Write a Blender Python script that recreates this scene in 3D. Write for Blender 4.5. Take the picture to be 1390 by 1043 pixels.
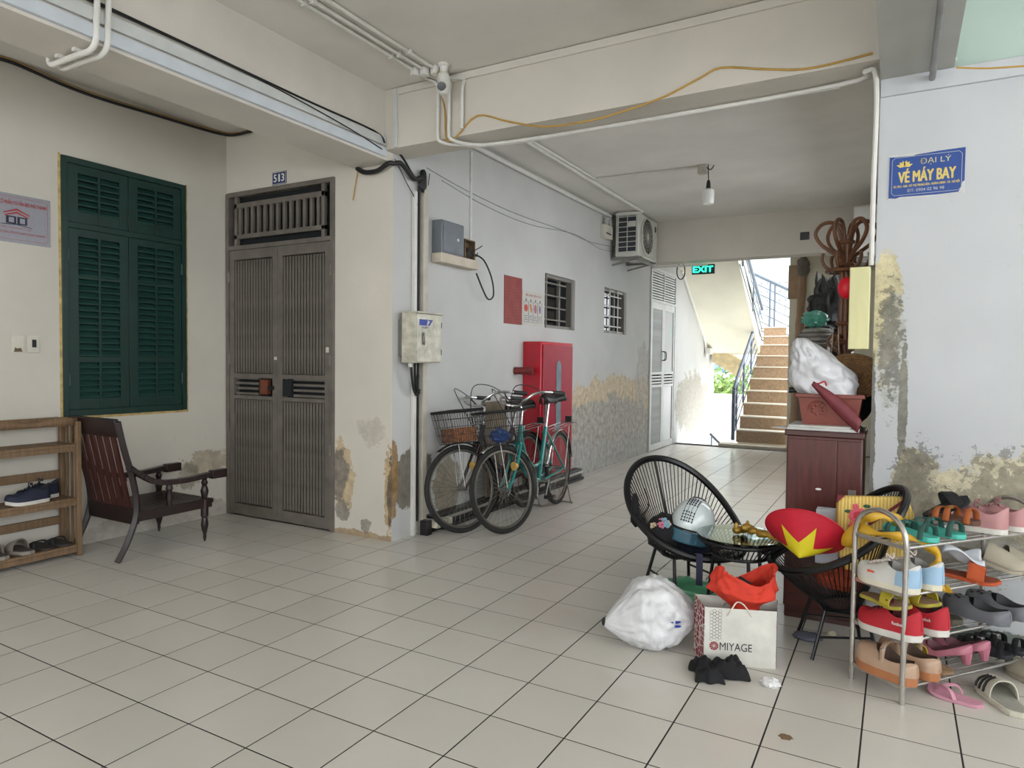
import bpy, bmesh, math, random
from mathutils import Vector, Matrix, Euler, noise
for o in list(bpy.data.objects): bpy.data.objects.remove(o)
S = bpy.context.scene; COL = S.collection
R = math.radians; PI = math.pi
# ---------------------------------------------------------------- camera
FPX, YAW, PITCH, ROLL, CH = 926.0, 0.5146, 0.034, 0.0107, 1.3128
CF = Vector((-math.sin(YAW)*math.cos(PITCH), math.cos(YAW)*math.cos(PITCH), -math.sin(PITCH)))
_r = Vector((math.cos(YAW), math.sin(YAW), 0)); _u = _r.cross(CF)
CR = _r*math.cos(ROLL)+_u*math.sin(ROLL); CU = -_r*math.sin(ROLL)+_u*math.cos(ROLL)
CAM = Vector((0, 0, CH))
cd = bpy.data.cameras.new('camera'); cam = bpy.data.objects.new('camera', cd); COL.objects.link(cam)
cd.sensor_width = 36; cd.lens = FPX/1390*36; cd.clip_start = 0.02; cd.clip_end = 300
m3 = Matrix((CR, CU, -CF)).transposed(); cam.matrix_world = Matrix.Translation(CAM) @ m3.to_4x4()
S.camera = cam
# ---------------------------------------------------------------- light
w = bpy.data.worlds.new('overcast_sky'); S.world = w; w.use_nodes = True
bg = w.node_tree.nodes['Background']; bg.inputs[0].default_value = (0.94, 0.975, 1.0, 1); bg.inputs[1].default_value = 3.4
S.view_settings.view_transform = 'Standard'; S.view_settings.look = 'None'
S.view_settings.exposure = 0.58; S.view_settings.gamma = 1.0; S.view_settings.use_curve_mapping = False
# ---------------------------------------------------------------- pixel helpers (distance from a surface the thing touches)
def ray(x, y): return CF + CR*((x-695)/FPX) - CU*((y-521.5)/FPX)
def hit(x, y, ax, v):
    d = ray(x, y); return CAM + d*((v-CAM[ax])/d[ax])
def FL(x, y): return hit(x, y, 2, 0.0)
def proj(p):
    d = Vector(p)-CAM; z = d.dot(CF)
    return (695+FPX*d.dot(CR)/z, 521.5-FPX*d.dot(CU)/z, z)
# ---------------------------------------------------------------- materials
def lin(c): return tuple(((v/255/12.92) if v/255 <= .04045 else ((v/255+.055)/1.055)**2.4) for v in c)
class NT:
    def __init__(s, m): m.use_nodes = True; s.t = m.node_tree; s.n = s.t.nodes; s.b = s.n['Principled BSDF']
    def new(s, ty, **k):
        n = s.n.new(ty)
        for a, v in k.items(): setattr(n, a, v)
        return n
    def ln(s, a, b): s.t.links.new(a, b)
    def math(s, op, a, b=None, c=None):
        n = s.new('ShaderNodeMath', operation=op)
        for i, v in enumerate((a, b, c)):
            if v is None: continue
            if isinstance(v, (int, float)): n.inputs[i].default_value = v
            else: s.ln(v, n.inputs[i])
        return n.outputs[0]
    def noise(s, vec, scale, detail=4, rough=.55):
        n = s.new('ShaderNodeTexNoise'); n.inputs['Scale'].default_value = scale; n.inputs['Detail'].default_value = detail; n.inputs['Roughness'].default_value = rough
        if vec is not None: s.ln(vec, n.inputs['Vector'])
        return n.outputs['Fac']
    def mix(s, f, a, b):
        n = s.new('ShaderNodeMix', data_type='RGBA')
        for i, v in ((0, f), (6, a), (7, b)):
            if isinstance(v, (int, float)): n.inputs[i].default_value = v
            elif isinstance(v, tuple): n.inputs[i].default_value = (*v[:3], 1)
            else: s.ln(v, n.inputs[i])
        return n.outputs[2]
    def rng(s, v, a, b, c=0., d=1.):
        n = s.new('ShaderNodeMapRange'); n.inputs[1].default_value = a; n.inputs[2].default_value = b; n.inputs[3].default_value = c; n.inputs[4].default_value = d
        s.ln(v, n.inputs[0]); return n.outputs[0]
    def bump(s, h, strength, dist=.01):
        n = s.new('ShaderNodeBump'); n.inputs['Strength'].default_value = strength; n.inputs['Distance'].default_value = dist
        s.ln(h, n.inputs['Height']); s.ln(n.outputs[0], s.b.inputs['Normal'])
MATS = {}
def mat(name, rgb, rough=.6, metal=0., var=.12, scale=9., bump=0., bscale=40., obj=True, **kw):
    if name in MATS: return MATS[name]
    m = bpy.data.materials.new(name); t = NT(m); c = lin(rgb)
    tc = t.new('ShaderNodeTexCoord'); vec = tc.outputs['Object' if obj else 'Generated']
    st = kw.get('stretch')
    if st:
        mp = t.new('ShaderNodeMapping'); mp.inputs['Scale'].default_value = st; t.ln(vec, mp.inputs[0]); vec = mp.outputs[0]
    f = t.noise(vec, scale)
    dk = tuple(v*(1-var*2) for v in c); lt = tuple(min(1, v*(1+var)) for v in c)
    t.ln(t.mix(t.rng(f, .3, .7), dk, lt), t.b.inputs['Base Color'])
    t.b.inputs['Roughness'].default_value = rough; t.b.inputs['Metallic'].default_value = metal
    if bump: t.bump(t.noise(vec, bscale, 5), bump)
    if 'trans' in kw: t.b.inputs['Transmission Weight'].default_value = kw['trans']; t.b.inputs['IOR'].default_value = 1.45
    if 'sss' in kw: t.b.inputs['Subsurface Weight'].default_value = kw['sss']
    if 'alpha' in kw: t.b.inputs['Alpha'].default_value = kw['alpha']
    if 'emit' in kw: t.b.inputs['Emission Color'].default_value = (*c, 1); t.b.inputs['Emission Strength'].default_value = kw['emit']
    if 'sheen' in kw: t.b.inputs['Sheen Weight'].default_value = kw['sheen']
    if 'coat' in kw: t.b.inputs['Coat Weight'].default_value = kw['coat']
    MATS[name] = m; return m
def wood(name, rgb, rgb2, rough=.5, st=(1, 1, 12), scale=5):
    if name in MATS: return MATS[name]
    m = bpy.data.materials.new(name); t = NT(m); tc = t.new('ShaderNodeTexCoord')
    mp = t.new('ShaderNodeMapping'); mp.inputs['Scale'].default_value = st; t.ln(tc.outputs['Object'], mp.inputs[0])
    f = t.noise(mp.outputs[0], scale, 6, .6)
    t.ln(t.mix(t.rng(f, .3, .7), lin(rgb), lin(rgb2)), t.b.inputs['Base Color']); t.b.inputs['Roughness'].default_value = rough
    t.bump(f, .15, .004); MATS[name] = m; return m
def wallmat(name, rgb, patches=(), rough=.85, var=.05, dirt=.25):
    # patches: (centre, radii, colour, opacity, noise scale, noise amount) peeling paint, damp stains and bare cement with shapes of their own
    m = bpy.data.materials.new(name); t = NT(m); g = t.new('ShaderNodeNewGeometry'); pos = g.outputs['Position']
    n1 = t.noise(pos, 1.1, 5); n2 = t.noise(pos, 14, 6, .65); n3 = t.noise(pos, 45, 5, .7)
    c = lin(rgb); col = t.mix(t.rng(n1, .3, .7), tuple(v*(1-var*2.2) for v in c), tuple(min(1, v*(1+var)) for v in c))
    # scattered scuffs
    sc = t.math('MULTIPLY', t.rng(n2, .66, .74), t.rng(n1, .5, .66)); col = t.mix(t.math('MULTIPLY', sc, dirt), col, lin((120, 112, 100)))
    hgt = t.math('MULTIPLY', n3, .25)
    for (ce, ra, pc, op, ns, na) in patches:
        s1 = t.new('ShaderNodeVectorMath', operation='SUBTRACT'); t.ln(pos, s1.inputs[0]); s1.inputs[1].default_value = ce
        s2 = t.new('ShaderNodeVectorMath', operation='DIVIDE'); t.ln(s1.outputs[0], s2.inputs[0]); s2.inputs[1].default_value = ra
        s3 = t.new('ShaderNodeVectorMath', operation='LENGTH'); t.ln(s2.outputs[0], s3.inputs[0])
        nn = t.math('ADD', t.math('MULTIPLY', t.noise(pos, ns, 6, .62), .72), t.math('MULTIPLY', t.noise(pos, ns*6, 5, .6), .28))
        d = t.math('ADD', s3.outputs['Value'], t.math('MULTIPLY', t.math('SUBTRACT', nn, .5), na))
        mk = t.math('MULTIPLY', t.rng(d, 1.0, .93), op)
        pcl = lin(pc); pcol = t.mix(t.rng(n2, .35, .65), tuple(v*.62 for v in pcl), tuple(min(1, v*1.12) for v in pcl)); pcol = t.mix(t.math('MULTIPLY', t.rng(n3, .60, .68), .5), pcol, tuple(v*.25 for v in pcl))
        col = t.mix(mk, col, pcol); hgt = t.math('SUBTRACT', hgt, t.math('MULTIPLY', mk, .5))
    t.ln(col, t.b.inputs['Base Color']); t.b.inputs['Roughness'].default_value = rough; t.b.inputs['Specular IOR Level'].default_value = .3
    t.bump(hgt, .35, .006); MATS[name] = m; return m
# ---------------------------------------------------------------- mesh builder
class MB:
    def __init__(s): s.v = []; s.f = []
    def add(s, vs, fs, M=None):
        b = len(s.v); s.v += [(M @ Vector(p)) if M is not None else Vector(p) for p in vs]; s.f += [tuple(i+b for i in f) for f in fs]; return s
    def box(s, x0, x1, y0, y1, z0, z1, M=None):
        return s.add([(x0, y0, z0), (x1, y0, z0), (x1, y1, z0), (x0, y1, z0), (x0, y0, z1), (x1, y0, z1), (x1, y1, z1), (x0, y1, z1)],
                     [(0, 3, 2, 1), (4, 5, 6, 7), (0, 1, 5, 4), (1, 2, 6, 5), (2, 3, 7, 6), (3, 0, 4, 7)], M)
    def bar(s, p0, p1, w, h, up=(0, 0, 1)):
        p0 = Vector(p0); p1 = Vector(p1); d = (p1-p0); L = d.length; d.normalize(); u = Vector(up)
        if abs(d.dot(u)) > .98: u = Vector((1, 0, 0))
        sd = d.cross(u).normalized(); u = sd.cross(d)
        M = Matrix((sd, d, u)).transposed().to_4x4(); M.translation = p0
        return s.box(-w/2, w/2, 0, L, -h/2, h/2, M)
    def tube(s, pts, r, n=8, closed=False, cap=True, M=None, flat=1.0):
        P = [Vector(p) for p in pts]; N = len(P); rr = r if isinstance(r, (list, tuple)) else [r]*N
        T = []
        for i in range(N):
            a = P[(i-1) % N] if (closed or i > 0) else P[i]; b = P[(i+1) % N] if (closed or i < N-1) else P[i]
            T.append((b-a).normalized() if (b-a).length > 1e-9 else Vector((0, 0, 1)))
        u = Vector((0, 0, 1)) if abs(T[0].z) < .9 else Vector((1, 0, 0)); u = (u-T[0]*u.dot(T[0])).normalized(); vs = []
        for i in range(N):
            u = (u-T[i]*u.dot(T[i])).normalized(); w_ = T[i].cross(u)
            for k in range(n):
                a = 2*PI*k/n; vs.append(P[i]+(u*math.cos(a)*flat+w_*math.sin(a))*rr[i])
        fs = []
        for i in range(N if closed else N-1):
            j = (i+1) % N
            for k in range(n):
                k2 = (k+1) % n; fs.append((i*n+k, i*n+k2, j*n+k2, j*n+k))
        if cap and not closed: fs += [tuple(range(n-1, -1, -1)), tuple((N-1)*n+k for k in range(n))]
        return s.add(vs, fs, M)
    def cyl(s, p0, p1, r, n=12, r2=None): return s.tube([p0, p1], [r, r if r2 is None else r2], n)
    def lathe(s, prof, n=20, M=None):
        vs = [(r*math.cos(2*PI*k/n), r*math.sin(2*PI*k/n), z) for r, z in prof for k in range(n)]; N = len(prof)
        fs = [(i*n+k, i*n+(k+1) % n, (i+1)*n+(k+1) % n, (i+1)*n+k) for i in range(N-1) for k in range(n)]
        if prof[0][0] > 1e-6: fs.append(tuple(range(n-1, -1, -1)))
        if prof[-1][0] > 1e-6: fs.append(tuple((N-1)*n+k for k in range(n)))
        return s.add(vs, fs, M)
    def prism(s, poly, z0, z1, M=None):
        n = len(poly); vs = [(x, y, z0) for x, y in poly]+[(x, y, z1) for x, y in poly]
        return s.add(vs, [tuple(range(n-1, -1, -1)), tuple(range(n, 2*n))]+[(i, (i+1) % n, n+(i+1) % n, n+i) for i in range(n)], M)
    def grid(s, fn, nu, nv, M=None, keep=None):
        vs = [fn(i/nu, j/nv) for i in range(nu+1) for j in range(nv+1)]; W = nv+1
        fs = [(i*W+j, (i+1)*W+j, (i+1)*W+j+1, i*W+j+1) for i in range(nu) for j in range(nv) if keep is None or keep((i+.5)/nu, (j+.5)/nv)]
        return s.add(vs, fs, M)
    def ball(s, c, r, nu=16, nv=10, M=None, fn=None):
        rx, ry, rz = r if isinstance(r, (tuple, list)) else (r, r, r); c = Vector(c); vs = []; 
        for i in range(nv+1):
            a = PI*i/nv
            for k in range(nu):
                b = 2*PI*k/nu; d = Vector((math.sin(a)*math.cos(b), math.sin(a)*math.sin(b), math.cos(a)))
                g = fn(d) if fn else 1.0; vs.append(c+Vector((d.x*rx, d.y*ry, d.z*rz))*g)
        return s.add(vs, [(i*nu+k, (i+1)*nu+k, (i+1)*nu+(k+1) % nu, i*nu+(k+1) % nu) for i in range(nv) for k in range(nu)], M)
def mesh_of(mb, name, m, smooth=True, ang=35):
    me = bpy.data.meshes.new(name); me.from_pydata([tuple(v) for v in mb.v], [], mb.f)
    bm = bmesh.new(); bm.from_mesh(me); bmesh.ops.remove_doubles(bm, verts=bm.verts, dist=1e-6); bmesh.ops.recalc_face_normals(bm, faces=bm.faces); bm.to_mesh(me); bm.free()
    if m: me.materials.append(m)
    if smooth: me.shade_smooth(); me.set_sharp_from_angle(angle=R(ang))
    return me
def link(name, me, parent=None, M=None):
    o = bpy.data.objects.new(name, me); COL.objects.link(o)
    if parent: o.parent = parent
    if M is not None: o.matrix_local = M
    return o
def tag(o, label=None, cat=None, group=None, kind=None):
    if label: o['label'] = label
    if cat: o['category'] = cat
    if group: o['group'] = group
    if kind: o['kind'] = kind
    return o
def part(name, mb, m, parent, label=None, bevel=0., M=None, ang=35):
    o = link(name, mesh_of(mb, name, m, ang=ang), parent, M)
    if bevel: bv = o.modifiers.new('bevel', 'BEVEL'); bv.width = bevel; bv.segments = 2; bv.limit_method = 'ANGLE'
    if label: o['label'] = label
    return o
def thing(name, label, cat, loc=(0, 0, 0), rz=0., group=None, M=None, kind=None):
    o = bpy.data.objects.new(name, None); COL.objects.link(o); o.empty_display_size = .1
    o.matrix_world = M if M is not None else Matrix.Translation(loc) @ Matrix.Rotation(rz, 4, 'Z')
    return tag(o, label, cat, group, kind)
def solo(name, mb, m, label, cat, group=None, bevel=0., kind=None, M=None, ang=35):
    if M is None:   # origin at the middle of its base
        xs = [v.x for v in mb.v]; ys = [v.y for v in mb.v]; zs = [v.z for v in mb.v]
        c = Vector(((min(xs)+max(xs))/2, (min(ys)+max(ys))/2, min(zs))); mb.v = [v-c for v in mb.v]; M = Matrix.Translation(c)
    o = link(name, mesh_of(mb, name, m, ang=ang)); o.matrix_world = M
    if bevel: bv = o.modifiers.new('bevel', 'BEVEL'); bv.width = bevel; bv.segments = 2; bv.limit_method = 'ANGLE'
    return tag(o, label, cat, group, kind)
def struct(name, mb, m, label=None, bevel=0., cat=None):
    o = link(name, mesh_of(mb, name, m)); tag(o, label, cat, kind='structure')
    if bevel: bv = o.modifiers.new('bevel', 'BEVEL'); bv.width = bevel; bv.segments = 1
    return o
def frame(o, u, v):      # local x=u, y=v, z=u x v (out of the wall)
    u = Vector(u).normalized(); v = Vector(v).normalized(); M = Matrix((u, v, u.cross(v))).transposed().to_4x4(); M.translation = Vector(o); return M
def FY(x, y, z): return frame((x, y, z), (1, 0, 0), (0, 0, 1))      # on a wall facing -Y (towards the camera)
def FX(x, y, z): return frame((x, y, z), (0, 1, 0), (0, 0, 1))      # on a wall facing +X
def text(body, m, parent, x, y, wd, ht, name='lettering', z=.002, bold=0., ext=.0006, M=None):
    cu = bpy.data.curves.new('t', 'FONT'); cu.body = body; cu.size = 1; cu.extrude = 0; cu.offset = 0
    o = bpy.data.objects.new('t', cu); COL.objects.link(o); dg = bpy.context.evaluated_depsgraph_get(); dg.update()
    me = bpy.data.meshes.new_from_object(o.evaluated_get(dg)); bpy.data.objects.remove(o); bpy.data.curves.remove(cu)
    xs = [v.co.x for v in me.vertices]; ys = [v.co.y for v in me.vertices]
    x0, x1, y0, y1 = min(xs), max(xs), min(ys), max(ys)
    for v in me.vertices: v.co = Vector(((v.co.x-x0)/(x1-x0)*wd+x, (v.co.y-y0)/(y1-y0)*ht+y, z))
    if bold > 0:      # heavier strokes: shifted copies of the outline, each a hair above the last
        vs0 = [v.co.copy() for v in me.vertices]; f0 = [tuple(p.vertices) for p in me.polygons]; V = []; F_ = []; d_ = bold*ht*1.6
        for i, (ax, ay) in enumerate(((0, 0), (-d_, 0), (d_, 0), (0, d_*.6), (0, -d_*.6))):
            b0 = len(V); V += [(p.x+ax, p.y+ay, p.z+i*.00006) for p in vs0]; F_ += [tuple(j+b0 for j in f) for f in f0]
        me = bpy.data.meshes.new(name); me.from_pydata(V, [], F_)
    me.materials.clear(); me.materials.append(m); me.name = name
    return link(name, me, parent, M)
def smoothpath(P, n=6, closed=False):
    P = [Vector(p) for p in P]; N = len(P); out = []
    for i in range(N if closed else N-1):
        a = P[(i-1) % N] if (closed or i > 0) else P[i]; b = P[i]; c = P[(i+1) % N]; d = P[(i+2) % N] if (closed or i < N-2) else c
        for k in range(n):
            t = k/n; out.append(.5*((2*b)+(c-a)*t+(2*a-5*b+4*c-d)*t*t+(3*b-a-3*c+d)*t**3))
    if not closed: out.append(P[-1])
    return out
# ================================================================ dimensions
Y0 = 3.815      # plane of the door wall, the pillars and the sign wall
XB = -3.14      # long corridor wall on the left
XW = -4.91      # wall of the green window
XP = -0.11      # left edge of the sign wall
ZB = 2.70; ZC = 3.17; ZK = 3.14; YE = 10.95
# ================================================================ the setting
cream = mat('cream_plaster_ceiling', (218, 214, 206), .9, var=.05, scale=1.5, bump=.1, bscale=30)
m_left = wallmat('wall_left_paint', (202, 197, 186), [((XW, 3.62, .46), (.4, .24, .10), (172, 158, 134), .75, 9, 2.6), ((XW, 3.45, .36), (.4, .1, .10), (150, 142, 126), .7, 14, 2.6), ((XW, 3.3, .04), (.4, .9, .10), (170, 164, 152), .6, 7, 1.8)])
m_door = wallmat('door_wall_paint', (208, 202, 190), [((-3.62, Y0, .42), (.11, .3, .26), (196, 168, 122), .7, 12, 2.8), ((-3.64, Y0, .46), (.085, .3, .19), (132, 126, 118), .85, 9, 2.2), ((-3.62, Y0, .17), (.07, .3, .09), (136, 130, 122), .8, 12, 2.4), ((-3.38, Y0, .09), (.05, .3, .06), (140, 134, 124), .8, 14, 2.2),
    ((-3.165, Y0, .36), (.045, .3, .34), (186, 156, 110), .8, 16, 2.2), ((-3.15, Y0, .34), (.03, .3, .28), (104, 94, 78), .85, 18, 2.4), ((-3.4, Y0, .0), (.5, .3, .045), (158, 132, 98), .8, 13, 1.6), ((-3.32, Y0, .78), (.14, .3, .12), (190, 182, 168), .5, 9, 2.4)])
m_corr = wallmat('corridor_wall_paint', (192, 192, 190), [((XB, 8.3, .72), (.5, 2.0, .42), (204, 184, 150), .8, 3.5, 1.5), ((XB, 7.9, .25), (.5, 2.2, .62), (170, 168, 162), .85, 3, 1.1), ((XB, 9.3, 1.1), (.5, .3, .5), (176, 172, 164), .6, 6, 1.5),
    ((XB, 4.05, .43), (.5, .26, .22), (112, 106, 92), .9, 9, 1.3), ((XB, 3.83, .45), (.5, .06, .3), (150, 118, 74), .9, 12, 1.2), ((XB, 4.5, .3), (.3, .2, .25), (150, 138, 116), .8, 9, 1.3), ((XB, 12, .6), (.5, 1.1, .55), (150, 140, 120), .6, 5, 1.6)])
m_sign = wallmat('sign_wall_paint', (188, 190, 192), [((XP+.05, Y0, 1.56), (.075, .3, .32), (206, 194, 152), .85, 9, 1.8), ((XP+.08, Y0, 1.36), (.06, .3, .3), (180, 180, 172), .7, 13, 2.4), ((XP+.07, Y0, 1.42), (.05, .3, .26), (96, 94, 86), .65, 36, 5.2),
    ((XP+.135, Y0, 1.10), (.022, .3, .34), (128, 126, 114), .9, 12, 1.8), ((XP+.2, Y0, .74), (.11, .3, .17), (170, 162, 138), .9, 9, 1.5), ((XP+.19, Y0, .76), (.09, .3, .16), (92, 88, 78), .6, 30, 4.8), ((.62, Y0, .70), (.44, .3, .22), (198, 188, 156), .85, 6, 1.6),
    ((.55, Y0, .7), (.3, .3, .2), (112, 108, 98), .6, 26, 4.8), ((.3, Y0, .5), (.35, .3, .2), (160, 154, 136), .7, 8, 1.8), ((XP, Y0, .9), (.02, .3, .5), (90, 84, 74), .8, 16, 1.6), ((.5, Y0, .03), (.7, .3, .06), (84, 96, 84), .8, 12, 1.4)])
m_green = mat('pale_green_paint', (178, 196, 186), .85, var=.06, scale=2)
m_beam = wallmat('beam_paint', (208, 202, 191), [])
m_under = mat('long_beam_paint', (206, 200, 190), .9, var=.05, scale=2, bump=.1, bscale=25)
m_greyb = mat('grey_beam_paint', (172, 172, 166), .9, var=.05, scale=2)
m_stairwell = wallmat('stairwell_paint', (224, 219, 200), [((-3.1, 11.6, .5), (.4, .8, .7), (172, 160, 132), .6, 6, 1.8)])
grout = mat('dark_grout', (34, 30, 26), .95, var=.2, scale=3, obj=True)
white_pvc = mat('white_plastic', (214, 212, 206), .45, var=.04)
black_rub = mat('black_rubber', (24, 24, 26), .6, var=.1)
# --- floor: slab plus tiles, each tile its own piece
def floor_mat():
    m = bpy.data.materials.new('cream_floor_tile'); t = NT(m); g = t.new('ShaderNodeNewGeometry'); pos = g.outputs['Position']
    sp = t.new('ShaderNodeSeparateXYZ'); t.ln(pos, sp.inputs[0])
    cx = t.math('FLOOR', t.math('DIVIDE', t.math('SUBTRACT', sp.outputs[0], OX), .3)); cy = t.math('FLOOR', t.math('DIVIDE', t.math('SUBTRACT', sp.outputs[1], OY), .3))
    cb = t.new('ShaderNodeCombineXYZ'); t.ln(cx, cb.inputs[0]); t.ln(cy, cb.inputs[1])
    wn = t.new('ShaderNodeTexWhiteNoise'); t.ln(cb.outputs[0], wn.inputs['Vector'])
    n1 = t.noise(pos, 3.0, 5); n2 = t.noise(pos, 30, 5, .7)
    c1 = t.mix(wn.outputs['Value'], lin((199, 195, 186)), lin((207, 203, 195)))
    c2 = t.mix(t.rng(n1, .3, .75, 0, .3), c1, lin((172, 165, 152)))
    c3 = t.mix(t.math('MULTIPLY', t.rng(n2, .68, .76), .55), c2, lin((120, 110, 95)))
    n3 = t.noise(pos, 6, 2); t.ln(t.mix(t.rng(n3, .2, .8, 0, .25), c1, lin((188, 183, 172))), t.b.inputs['Base Color']); t.b.inputs['Roughness'].default_value = .24; t.b.inputs['Specular IOR Level'].default_value = .5
    return m
OX, OY = -3.0798, 1.2272
tilem = floor_mat()
floor = struct('floor', MB().box(-5.2, 4.2, -4.2, YE+.12, -.12, -.0009), grout)
J = .0030; H = .15-J; c = .0006
tmb = MB(); vs = [(-H, -H, -.006), (H, -H, -.006), (H, H, -.006), (-H, H, -.006), (-H, -H, -c), (H, -H, -c), (H, H, -c), (-H, H, -c), (-H+c, -H+c, 0), (H-c, -H+c, 0), (H-c, H-c, 0), (-H+c, H-c, 0)]
fs = [(0, 1, 5, 4), (1, 2, 6, 5), (2, 3, 7, 6), (3, 0, 4, 7), (4, 5, 9, 8), (5, 6, 10, 9), (6, 7, 11, 10), (7, 4, 8, 11), (8, 9, 10, 11)]
tmb.add(vs, fs); tile_me = mesh_of(tmb, 'floor_tile', tilem, smooth=False)
cells = []
for i in range(-8, 26):
    for j in range(-19, 34):
        x, y = OX+.3*(i+.5), OY+.3*(j+.5)
        if y > YE or x > 4.1: continue
        if y > Y0+.2 and x > XP+.2: continue
        if y > Y0+.2 and x < XB-.2: continue
        if x < XW-.2: continue
        px, py, z = proj((x, y, 0)); vis = z > .4 and -60 < px < 1450 and py < 1110
        cells.append((-(1/z**2*abs(CH/z)) if vis else 0, x, y))
cells.sort(); rest = MB()
for k, (s_, x, y) in enumerate(cells):
    if k < 300 and s_ < 0: link('floor_tile', tile_me, floor, Matrix.Translation((x, y, 0)))
    else: rest.add(vs, fs, Matrix.Translation((x, y, 0)))
o = link('tile_field', mesh_of(rest, 'tile_field', tilem, smooth=False), floor); o['kind'] = 'stuff'
# --- walls with openings: u,v in the wall plane
def holed(M, u0, u1, v0, v1, holes, depth, thick):
    us = sorted({u0, u1, *[h[0] for h in holes], *[h[1] for h in holes]}); vs_ = sorted({v0, v1, *[h[2] for h in holes], *[h[3] for h in holes]}); mb = MB()
    for a, b in zip(us, us[1:]):
        for p, q in zip(vs_, vs_[1:]):
            if any(h[0] <= a and b <= h[1] and h[2] <= p and q <= h[3] for h in holes): continue
            mb.add([(a, p, 0), (b, p, 0), (b, q, 0), (a, q, 0)], [(0, 1, 2, 3)], M)
    for (a, b, p, q) in holes:
        mb.add([(a, p, 0), (b, p, 0), (b, q, 0), (a, q, 0), (a, p, -depth), (b, p, -depth), (b, q, -depth), (a, q, -depth)], [(0, 1, 5, 4), (1, 2, 6, 5), (2, 3, 7, 6), (3, 0, 4, 7), (4, 5, 6, 7)], M)
    mb.add([(u0, v0, -thick), (u1, v0, -thick), (u1, v1, -thick), (u0, v1, -thick), (u0, v0, 0), (u1, v0, 0), (u1, v1, 0), (u0, v1, 0)], [(0, 3, 2, 1), (0, 1, 5, 4), (1, 2, 6, 5), (2, 3, 7, 6), (3, 0, 4, 7)], M)
    return mb
WIN1 = (2.515, 3.435, .90, 2.66)
struct('wall_left', holed(FX(XW, 0, 0), -4.2, Y0, 0, ZC, [WIN1], .05, .2), m_left, 'cream plastered wall around the green shutters')
DOOR1 = (-4.90, -3.69, 0, 2.67)
struct('wall_front_left', holed(FY(0, Y0, 0), -5.1, XB-.002, 0, ZC, [DOOR1], .06, .19), m_door, 'cream wall and pillar face beside the metal door, peeling near the floor')
W2 = (6.21, 6.95, 1.655, 2.21); W3 = (7.82, 8.60, 1.67, 2.225); DOOR2 = (9.58, 10.84, 0, 2.70)
struct('wall_corridor_left', holed(FX(XB, 0, 0), Y0+.003, 13.6, -3.0, ZK+1.5, [W2, W3, DOOR2], .12, .22), m_corr, 'long white corridor wall with peeling paint behind the bicycles')
struct('wall_right', MB().box(XP, 4.2, Y0, Y0+.25, 0, ZB), m_sign, 'pale wall carrying the blue sign, paint flaking at its edge')
struct('wall_right_upper', MB().box(XP+.3, 4.2, Y0+.03, Y0+.25, ZB, ZC), m_green, 'pale green upper wall above the sign')
struct('trim_1', MB().box(XP, 4.2, Y0-.012, Y0, 2.612, 2.70), mat('white_band', (186, 189, 192), .8, var=.04), 'white ledge band above the sign wall', bevel=.003)
struct('wall_corridor_right', MB().box(XP+.05, XP+.25, Y0+.25, 5.0, 0, ZK).box(XP+.05, XP+.25, 7.7, YE+.2, 0, ZK).box(XP+.05, XP+.25, 5.0, 7.7, 0, .9).box(XP+.05, XP+.25, 5.0, 7.7, 2.75, ZK), mat('corridor_right_paint', (198, 194, 184), .9, var=.05, scale=2))  # unseen opening above the low middle piece, added to let daylight into the corridor
struct('wall_corridor_end', MB().box(-1.44, XP+.05, YE, YE+.2, 0, 3.6), m_stairwell, 'cream end wall to the right of the stairs')
struct('ceiling', MB().box(-5.1, 4.2, -4.2, Y0+.1, ZC, ZC+.2), cream, 'cream ceiling of the lobby')
struct('ceiling_corridor', MB().box(XB, XP+.1, Y0+.1, 9.0, ZK, ZK+.22), mat('corridor_ceiling_paint', (224, 221, 214), .9, var=.06, scale=1.2, bump=.08, bscale=25), 'grey white corridor ceiling').name = 'ceiling_corridor'
struct('ceiling_far', MB().box(XB, XP+.1, 9.0, YE+.1, ZK, ZK+.22), cream)
struct('ceiling_beam', MB().box(-3.48, XB, -4.2, Y0, ZB, ZC), m_under, 'long ceiling beam running beside the door wall')
struct('ceiling_beam', MB().box(XB, XP, 3.72, 3.97, 2.765, ZC), m_beam, 'rough cream cross beam over the corridor mouth')
struct('ceiling_beam', MB().box(XP, .19, -4.2, Y0, ZB, ZC), m_greyb, 'grey beam meeting the sign wall')
struct('ceiling_beam', MB().box(XB, XP+.05, 8.78, 9.03, 2.62, ZK), m_beam, 'far cross beam in front of the stairs')
struct('trim_2', MB().box(XB+.12, XP, 3.705, 3.72, 3.118, 3.165), m_under, 'thin band along the top of the cross beam', bevel=.003)
# rear and side openings of the lobby: parapet only, daylight comes in over them
struct('wall_rear', MB().box(-5.1, 4.2, -4.2, -4.0, 0, .95), m_sign)
struct('wall_side', MB().box(4.0, 4.2, -4.0, Y0, 0, .95), m_sign)
for k, (x, y) in enumerate([(4.0, -4.1), (1.2, -4.1), (-2.0, -4.1)]): struct('pillar', MB().box(x-.15, x+.15, y-.1, y+.2, 0, ZC), m_sign)
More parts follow.
